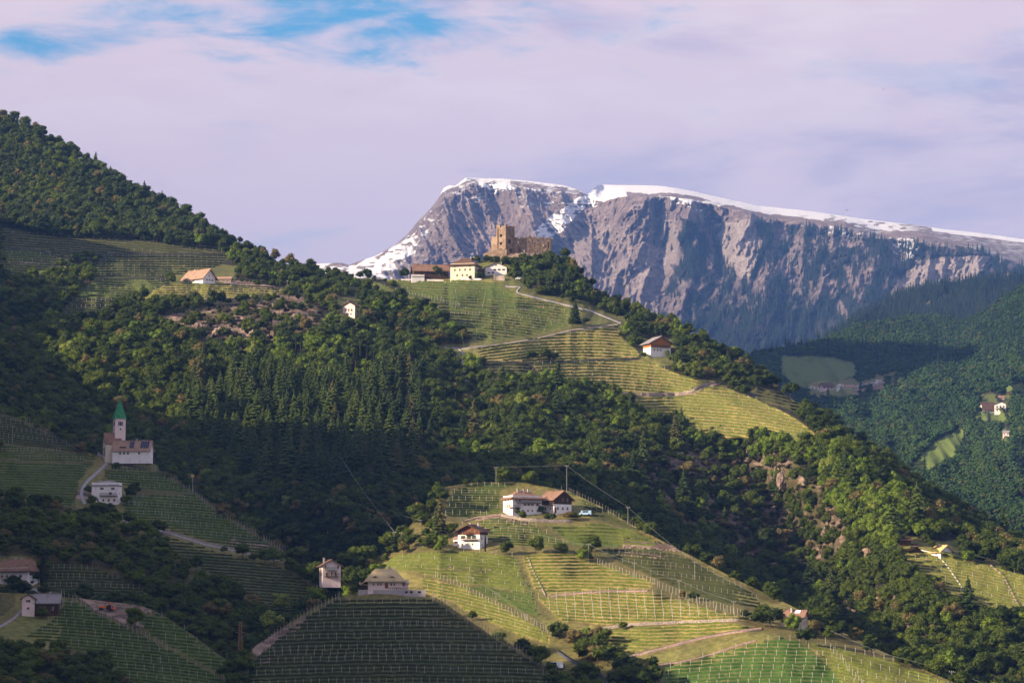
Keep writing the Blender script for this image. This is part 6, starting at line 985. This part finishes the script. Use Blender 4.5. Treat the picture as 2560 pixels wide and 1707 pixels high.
# ------------------------------------------------------------------ the castle ruin
CA = P3('main', 1264, 640); CA.z -= .6; s = mpx(CA.y); RU = empty('castle_ruin', CA); tag(RU, 'roofless castle ruin of brown stone with a square tower on the wooded rock', 'castle')
def masonry(name, p0, p1, z0, top, th, holes=(), cell=.8, seed=1, m=M_CASTLE):
    """wall of square blocks from p0 to p1 (plan, metres); top(u) gives its broken top, holes are (u0,u1,z0,z1)"""
    p0, p1 = Vector((*p0, 0)), Vector((*p1, 0)); L = (p1 - p0).length; t = (p1 - p0) / L; nrm = Vector((t.y, -t.x, 0)); nu = max(2, int(L / cell)); du = L / nu; zt = max(top(i * du) for i in range(nu)); nz = int((zt - z0) / cell) + 2; rg = random.Random(seed)
    sol = lambda i, k: 0 <= i < nu and 0 <= k < nz and z0 + (k + .5) * cell < top((i + .5) * du) and not any(a < (i + .5) * du < b and c < z0 + (k + .5) * cell < d for a, b, c, d in holes)
    jit = {}
    def pt(i, k, f):
        key = (i, k, f)
        if key not in jit: jit[key] = p0 + t * (i * du + (rg.uniform(-.09, .09) if 0 < i < nu else 0)) + nrm * (-f * th + rg.uniform(-.10, .10)) + Vector((0, 0, z0 + k * cell + (rg.uniform(-.1, .1))))
        return jit[key]
    b = MB()
    for i in range(nu):
        for k in range(nz):
            if not sol(i, k): continue
            q = lambda a, c, f: pt(i + a, k + c, f)
            b.add([q(0, 0, 0), q(1, 0, 0), q(1, 1, 0), q(0, 1, 0)], [(0, 1, 2, 3)]); b.add([q(0, 0, 1), q(0, 1, 1), q(1, 1, 1), q(1, 0, 1)], [(0, 1, 2, 3)])
            if not sol(i, k + 1): b.add([q(0, 1, 0), q(1, 1, 0), q(1, 1, 1), q(0, 1, 1)], [(0, 1, 2, 3)])
            if not sol(i, k - 1): b.add([q(0, 0, 0), q(0, 0, 1), q(1, 0, 1), q(1, 0, 0)], [(0, 1, 2, 3)])
            if not sol(i - 1, k): b.add([q(0, 0, 0), q(0, 1, 0), q(0, 1, 1), q(0, 0, 1)], [(0, 1, 2, 3)])
            if not sol(i + 1, k): b.add([q(1, 0, 0), q(1, 0, 1), q(1, 1, 1), q(1, 1, 0)], [(0, 1, 2, 3)])
    return b.build(name, m, RU)
rr = random.Random(5); TT = 20.0
def jag(base, amp, per, seed):
    r = random.Random(seed); v = [r.uniform(-amp, amp) for _ in range(80)]; return lambda u: base + v[int(u / per) % 80]
def cren(base, d, per): return lambda u: base - (d if int(u / per) % 3 == 1 else 0)
L_, F_, R_, B_ = (-5.8, 4.4), (0, 0), (5.6, 3.2), (-.2, 7.6)
masonry('tower_wall', L_, F_, -5, jag(TT, .9, 1.5, 2), 1.5, [(2.9, 4.6, 12.6, 14.6), (2.9, 4.6, 7.6, 9.6), (2.9, 4.6, 3.2, 5.2)], .85, 3)
masonry('tower_wall', F_, R_, -5, jag(TT - .2, .8, 1.4, 4), 1.5, [(2.0, 3.4, 9.0, 10.8), (3.0, 4.4, 3.2, 5.0)], .85, 4)
masonry('tower_wall', R_, B_, 0, jag(TT - .3, .8, 1.4, 6), 1.5, (), .9, 5); masonry('tower_wall', B_, L_, 0, jag(TT - 2, 1, 1.4, 7), 1.5, (), .9, 6)
masonry('side_wall', (-9.0, 7.2), (-5.8, 4.4), -4, lambda u: 13.4 if u > 1 else 12.4, 1.4, (), .8, 7)
masonry('curtain_wall', (5.6, 3.2), (28.8, 8.2), -4, lambda u: (12.9 if u < 7.5 else 14.2) - (.7 if int(u / 1.9) % 3 == 1 else 0) - u * .05, 1.3, [(1.6, 3.0, 9.0, 10.4), (9.5, 10.6, 11.0, 12.2), (9.5, 10.6, 8.2, 9.4), (14.5, 15.8, 11.0, 12.2), (14.6, 15.8, 7.4, 9.8), (18.4, 19.6, 10.8, 12.0), (21.2, 22.4, 10.6, 11.9), (21.3, 23.0, 6.6, 10.0), (2.8, 4.2, 3.6, 6.0), (5.8, 7.0, 3.6, 5.2), (9.8, 11, 3.4, 5.6), (14.3, 15.3, 3.2, 4.8), (17.5, 18.5, 7.6, 8.8)], .62, 8)
masonry('end_wall', (28.8, 8.2), (24, 19), -3, jag(12.6, .8, 2, 9), 1.3, [(3, 4.6, 7, 9)], .9, 9)
masonry('rear_wall', (24, 19), (-4, 13), 0, jag(10.5, 1.5, 2, 10), 1.3, [(4, 6, 5, 8), (12, 14, 5, 8)], 1.0, 10); masonry('rear_wall', (-4, 13), (-9, 7.2), -2, jag(12.0, .8, 2, 11), 1.3, (), .9, 11)
masonry('outer_wall', (-12.6, -2.0), (.6, -4.5), -8, lambda u: 2.6 + .25 * u if u < 8 else 4.8 - (u - 8) * .2, 1.2, (), .8, 12); masonry('outer_wall', (-12.6, -2), (-9.4, 6.6), -8, jag(1.8, .7, 1.6, 13), 1.2, (), .8, 13) 
# bare rock the ruin stands on
def crag(label, h, px, py, w, ht, dp, seed, m, name='rock_outcrop'):
    b = P3(h, px, py); s = mpx(b.y); R = np.random.default_rng(seed); v, f = ico(5); W, Hh, D = w * s / 2, ht * s * .8, dp * s / 2; n = .35 + .75 * ridged(v[:, 0] * 2.4 + seed, v[:, 1] * 1.4 + v[:, 2] * 1.1, seed, 5, .6) + .25 * fbm(v[:, 0] * 7, v[:, 2] * 9 + v[:, 1] * 6, seed + 3, 3); q = v * n[:, None] * [W, D, Hh]; o = link(name, mesh_np(name, q, f, m)); o.location = b; tag(o, label, 'rock'); return o
M_CRAG = plain('crag_stone', (.26, .19, .16), .5, .35, bump=.5)
crag('brown crag the castle walls rise from', 'main', 1325, 650, 150, 24, 60, 3, M_CRAG, 'castle_rock')
for i, (x, y, w_, h_, l) in enumerate([(560, 835, 60, 26, 'broad lit crag in the middle of the pale outcrop'), (640, 850, 50, 34, 'tallest knobbly crag at the right of the pale outcrop'), (600, 800, 70, 14, 'low flat crag at the top of the pale outcrop'), (500, 820, 50, 16, 'left crag of the pale outcrop'), (745, 800, 50, 22, 'crag under the dead bushes right of the outcrop'), (690, 835, 30, 18, 'small crag between the outcrop and the wood')]): crag(l, 'main', x, y, w_, h_, w_ * .6, 20 + i, M_CRAG)
for i, (x, y, w_, h_, l) in enumerate([(1960, 1200, 40, 34, 'pale cliff at the top of the lit wood'), (2225, 1490, 34, 44, 'grey cliff under the trees left of the domed vineyard'), (2160, 1530, 26, 28, 'small grey cliff lower in the gully')]): crag(l, 'main', x, y, w_, h_, w_ * .6, 40 + i, M_CRAG, 'cliff')
# ------------------------------------------------------------------ poles, cables, vehicles, small things
def pole(label, h, px, py, hp, r=.11, arm=True, m=M_POST, lean=0):
    b = P3(h, px, py); s = mpx(b.y); T = empty('utility_pole', b); tag(T, label, 'pole'); L = hp * s; MB().tube([(0, 0, -.6), (lean, 0, L)], r, 7, r * .7).build('pole_shaft', m, T)
    if arm: MB().box(lean - .7, lean + .7, -.06, .06, L - .45, L - .33).build('crossarm', M_METAL, T); [MB().lathe([(.05, L - .33), (.09, L - .25), (.05, L - .12)], 6, (lean + u, 0)).build('insulator', M_PALEPOST, T) for u in (-.6, .6)]
    return b + Vector((lean, 0, L - .1))
def cable(label, pts, sag=.02, r=.024, n=10):
    b = MB(); P = []
    for a, c in zip(pts[:-1], pts[1:]):
        L = (c - a).length
        for i in range(n): t = i / n; P.append(a.lerp(c, t) - Vector((0, 0, 4 * sag * L * t * (1 - t))))
    P.append(pts[-1]); o0 = P[0]; b.tube([p - o0 for p in P], r, 5); o = b.build('overhead_cable', M_WIRE); o.location = o0; tag(o, label, 'cable')
A = [pole('pole above the sunny fields, first on the long cable from the left', 'farmhill', 1471, 1406, 48), pole('second pole on the long cable over the shaded terraces', 'farmhill', 1586, 1445, 39), pole('third pole on the long cable over the shaded terraces', 'farmhill', 1698, 1490, 41), pole('fourth pole on the long cable, near the dark spreading tree', 'farmhill', 1834, 1532, 31)]
LP = pole('pole behind the balcony farmhouse roof', 'farmhill', 1156, 1322, 28, .1)
cable('long sagging cable running over the sunny vineyards to the house with the roof window', [LP, P3('farmhill', 1300, 1330, 1.2), P3('farmhill', 1405, 1360, 1.6)] + A + [P3('farmhill', 1905, 1545, 4)], .018)
B = [pole('pole at the top of the vineyard dome left of the twin farmhouses', 'farmhill', 1240, 1212, 46, .09), pole('tall pole behind the barn roof of the twin farmhouses', 'farmhill', 1417, 1240, 78, .10)]
cable('cable between the two poles behind the twin farmhouses', B, .006)
Cc = [B[1], pole('thin pole at the upper edge of the shaded terraces', 'farmhill', 1570, 1312, 46), pole('thin pole in the middle of the shaded terraces', 'farmhill', 1737, 1448, 46), P3('farmhill', 1885, 1520, 5)]
cable('cable dropping from the twin farmhouses across the shaded terraces', Cc, .01)
Dd = [pole('short pole in the strip behind the knoll, upper one', 'farmhill', 1171, 1462, 24, .09), pole('pole with cable behind the knoll, second from above', 'farmhill', 1240, 1506, 26, .09), pole('pole with cable behind the knoll, third from above', 'farmhill', 1314, 1556, 22, .09), pole('lowest pole with cable behind the knoll by the bushes', 'farmhill', 1386, 1594, 24, .09)]
cable('cable following the slanting vineyard strip behind the knoll', Dd, .012)
E = [P3('main', 838, 1205, 14), pole('pole at the lower end of the twin wires left of the garden hut', 'farmhill', 985, 1374, 46)]
cable('upper of the twin wires coming down through the dark wood', E, .004); cable('lower of the twin wires coming down through the dark wood', [E[0] + Vector((1.5, 0, -1.5)), E[1] + Vector((.6, 0, -.6))], .006)
F_ = [pole('pole standing in the bare earth patch', 'main', 819, 1330, 26, .13, False), pole('pole beside the small hut left of the balcony farmhouse', 'farmhill', 1003, 1366, 36, .1), pole('thin pole in the trees left of the balcony farmhouse', 'farmhill', 1050, 1340, 42, .08)]
cable('thin wire over the wood edge to the balcony farmhouse', [P3('main', 900, 1275, 8), F_[2], LP], .012)
G = [pole('metal pole in the dark vineyard at the left edge', 'churchhill', 31, 1106, 42, .12)]
cable('wire from the left edge pole down to the church road', [P3('churchhill', -60, 1070, 9), G[0], P3('churchhill', 190, 1125, 3.5)], .01)
Hh_ = [pole('pole right of the yellow roofed chalet', 'main', 2432, 1411, 26, .1), pole('pole at the right edge above the domed vineyard', 'main', 2536, 1437, 26, .1)]
cable('wire running along the crest of the domed vineyard', [P3('main', 2392, 1394, 3)] + Hh_ + [P3('main', 2610, 1460, 4)], .008)
K = [pole('pole on the ridge vineyard at the bottom right', 'farmhill', 2379, 1702, 26, .1)]
cable('twin lines beyond the bottom right ridge vineyard', [P3('farmhill', 2060, 1600, 4), P3('farmhill', 2200, 1655, 3), K[0], P3('farmhill', 2620, 1800, 4)], .004)
M_ = [P3('main', 1130, 701, 1), P3('main', 1141, 752, 3), P3('main', 1157, 885, 7), P3('main', 1163, 905, 4)]
cable('thin goods ropeway dropping from the castle farm to the lone bright tree', M_, .004, .03)
cable('second thin ropeway wire down the green slope', [P3('main', 1182, 702, 1), P3('main', 1187, 790, 4), P3('main', 1192, 870, 6)], .004, .025)
pole('slanting wooden post on the green slope below the farm', 'main', 1205, 771, 42, .13, False, M_POST, 2.0)
pole('left one of two thin poles on the plateau vineyard edge', 'main', 718, 738, 38, .1); pole('right one of two thin poles near the dead bushes', 'main', 754, 730, 34, .1)
# street lamp with an amber head
lb = P3('churchhill', 481, 1232); sl_ = mpx(lb.y); LT = empty('street_lamp', lb); tag(LT, 'dark post with a small amber head at the end of the church vineyard', 'post'); MB().tube([(0, 0, -.5), (0, 0, 40 * sl_)], .12, 6).build('post_shaft', M_METAL, LT); MB().box(-.5, .5, -.3, .3, 40 * sl_, 46 * sl_).build('head', plain('amber_paint', (.75, .45, .12), .2), LT)
# lattice mast
mb_ = P3('lowhill', 600, 1692); s = mpx(mb_.y); MT = empty('lattice_mast', mb_); tag(MT, 'rusty steel lattice mast standing at the bottom left', 'pylon'); L = 138 * s
def mw(z): return (.75 - .45 * z / L)
for sx_, sy_ in ((-1, -1), (1, -1), (1, 1), (-1, 1)): MB().tube([(sx_ * mw(0), sy_ * mw(0), -.5), (sx_ * mw(L), sy_ * mw(L), L)], .09, 4).build('leg', M_RUST, MT)
nb = 14
for i in range(nb):
    z0, z1 = L * i / nb, L * (i + 1) / nb; a, c = mw(z0), mw(z1); b = MB()
    for (x0, y0), (x1, y1) in (((-1, -1), (1, -1)), ((1, -1), (1, 1)), ((1, 1), (-1, 1)), ((-1, 1), (-1, -1))): b.tube([(x0 * a, y0 * a, z0), (x1 * c, y1 * c, z1)], .045, 3); b.tube([(x0 * c, y0 * c, z1), (x1 * c, y1 * c, z1)], .045, 3)
    b.build('brace', M_RUST, MT)
for z in (.93, .80): MB().box(-1.3, 1.3, -.07, .07, L * z, L * z + .14).build('crossarm', M_RUST, MT)
def wheel(b, x, y, r, w): 
    k = 12; vs = [(x + sx * w / 2, y + math.cos(a * 6.283 / k) * r, r + math.sin(a * 6.283 / k) * r) for sx in (-1, 1) for a in range(k)]; return b.add(vs, [tuple(range(k - 1, -1, -1)), tuple(range(k, 2 * k))] + [(i, (i + 1) % k, k + (i + 1) % k, k + i) for i in range(k)])
M_TYRE = plain('tyre_rubber', (.02, .02, .02)); M_VAN = plain('white_car_paint', (.8, .82, .84), .05, 1, .3); M_BLUE = plain('pale_blue_paint', (.35, .52, .72), .1, 1, .35); M_ORANGE = plain('orange_paint', (.75, .17, .03), .15, 2, .4)
def car(name, label, cat, h, px, py, rz, L, W, Ht, m, van=False):
    b = P3(h, px, py, .25); T = empty(name, b, math.radians(rz)); tag(T, label, cat); hl = L / 2
    pr = [(-hl, .35), (hl, .35), (hl, Ht * .55), (hl * .72, Ht * .62), (hl * .42 if not van else hl * .72, Ht), (-hl * (.55 if not van else .98), Ht), (-hl * .95, Ht * .6), (-hl, Ht * .5)]
    MB().add([(-W / 2, y, z) for y, z in pr] + [(W / 2, y, z) for y, z in pr], [tuple(range(8)), tuple(range(15, 7, -1))] + [(i, 8 + i, 8 + (i + 1) % 8, (i + 1) % 8) for i in range(8)]).build('body', m, T)
    for sx in (-1, 1): MB().box(sx * (W / 2 + .015) - .015, sx * (W / 2 + .015) + .015, -hl * .5, hl * .45, Ht * .62, Ht * .92).build('side_window', M_GLASS, T)
    for sx in (-1, 1):
        for y in (-hl * .62, hl * .62): wheel(MB_ := MB(), sx * (W / 2 - .08), y, .34, .24); MB_.build('wheel', M_TYRE, T)
    for sx in (-1, 1): MB().box(sx * W * .36 - .14, sx * W * .36 + .14, hl - .01, hl + .03, Ht * .38, Ht * .5).build('headlight', M_PALEPOST, T)
    return T
car('parked_van', 'white van parked on the road by the foot of the knoll', 'van', 'knoll', 1386, 1674, 60, 4.6, 1.8, 2.0, M_VAN, True)
car('parked_van', 'pale blue van parked right of the twin farmhouses', 'van', 'farmhill', 1464, 1290, 78, 4.4, 1.7, 1.8, M_BLUE, True)
car('parked_car', 'white car parked in the trees below the castle rock', 'car', 'main', 1298, 700, 70, 4.2, 1.7, 1.4, M_VAN)
tb_ = P3('lowhill', 266, 1526, .1); TX = empty('tractor', tb_, math.radians(78)); tag(TX, 'orange tractor standing on the bare reddish soil', 'tractor')
MB().box(-.45, .45, -.2, 2.1, .7, 1.35).build('bonnet', M_ORANGE, TX); MB().box(-.6, .6, -1.5, -.2, .7, 1.2).build('body', M_ORANGE, TX); cb = MB()
for x in (-.55, .55):
    for y in (-1.35, -.25): cb.tube([(x, y, 1.2), (x, y, 2.3)], .05, 4)
cb.box(-.65, .65, -1.5, -.1, 2.3, 2.4); cb.build('cab_frame', M_ORANGE, TX); MB().box(-.3, .3, -1.2, -.7, 1.2, 1.65).build('seat', M_TYRE, TX)
for sx in (-1, 1): wheel(q := MB(), sx * .85, -1.0, .78, .4); q.build('rear_wheel', M_TYRE, TX); wheel(q := MB(), sx * .65, 1.6, .45, .28); q.build('front_wheel', M_TYRE, TX)
MB().box(-.9, .9, -2.6, -1.7, .4, .9).build('mulcher', M_ORANGE, TX); MB().tube([(.25, 1.2, 1.35), (.25, 1.2, 2.1)], .05, 5).build('exhaust', M_METAL, TX)
# fence railing along the castle road
def rail(label, h, pts, off=0):
    x, y = smooth_pts(pts, 7); X, Y, Z = H[h].at(x, y); T = empty('road_fence', (X[0], Y[0], Z[0])); tag(T, label, 'fence'); pm = MB().box(-.06, .06, -.06, .06, -.3, 1.0).mesh('post', M_POST); Q = [Vector((a - X[0], b - Y[0], c - Z[0])) for a, b, c in zip(X, Y, Z)]
    for q in Q: link('post', pm, T, q)
    MB().tube([q + Vector((0, 0, .95)) for q in Q], .04, 4).build('rail', M_POST, T)
rail('pale railing along the lower side of the road below the ruin', 'main', [(1288, 733), (1335, 748), (1409, 766), (1470, 783)])
# birds
def bird(label, px, py, d, span, rz):
    x, y, z = unproj(px, py, d); o = empty('bird', (x, y, z), rz); tag(o, label, 'bird', None); h = span / 2
    MB().lathe([(.01, -.32), (.07, -.15), (.09, .05), (.05, .25), (.01, .36)], 8).build('body', M_TYRE, o).rotation_euler = (math.radians(90), 0, 0)
    for sx in (-1, 1): MB().add([(0, .12, .02), (sx * h * .5, .16, .22), (sx * h, -.08, .12), (sx * h * .5, -.12, .2), (0, -.14, .02), (0, .12, -.01), (sx * h * .5, .16, .19), (sx * h, -.08, .10), (sx * h * .5, -.12, .17), (0, -.14, -.01)], [(0, 1, 2, 3, 4), (9, 8, 7, 6, 5), (0, 5, 6, 1), (1, 6, 7, 2), (2, 7, 8, 3), (3, 8, 9, 4)]).build('wing', M_TYRE, o)
bird('lone dark bird gliding just above the snowy ridge line', 2117, 526, 900, 1.3, .4)
bird('tiny dark bird high in the clouded sky at the right', 2439, 277, 1200, 1.0, -.3); bird('tiny dark bird left of the highest one in the right sky', 2208, 224, 1300, 1.0, .7)
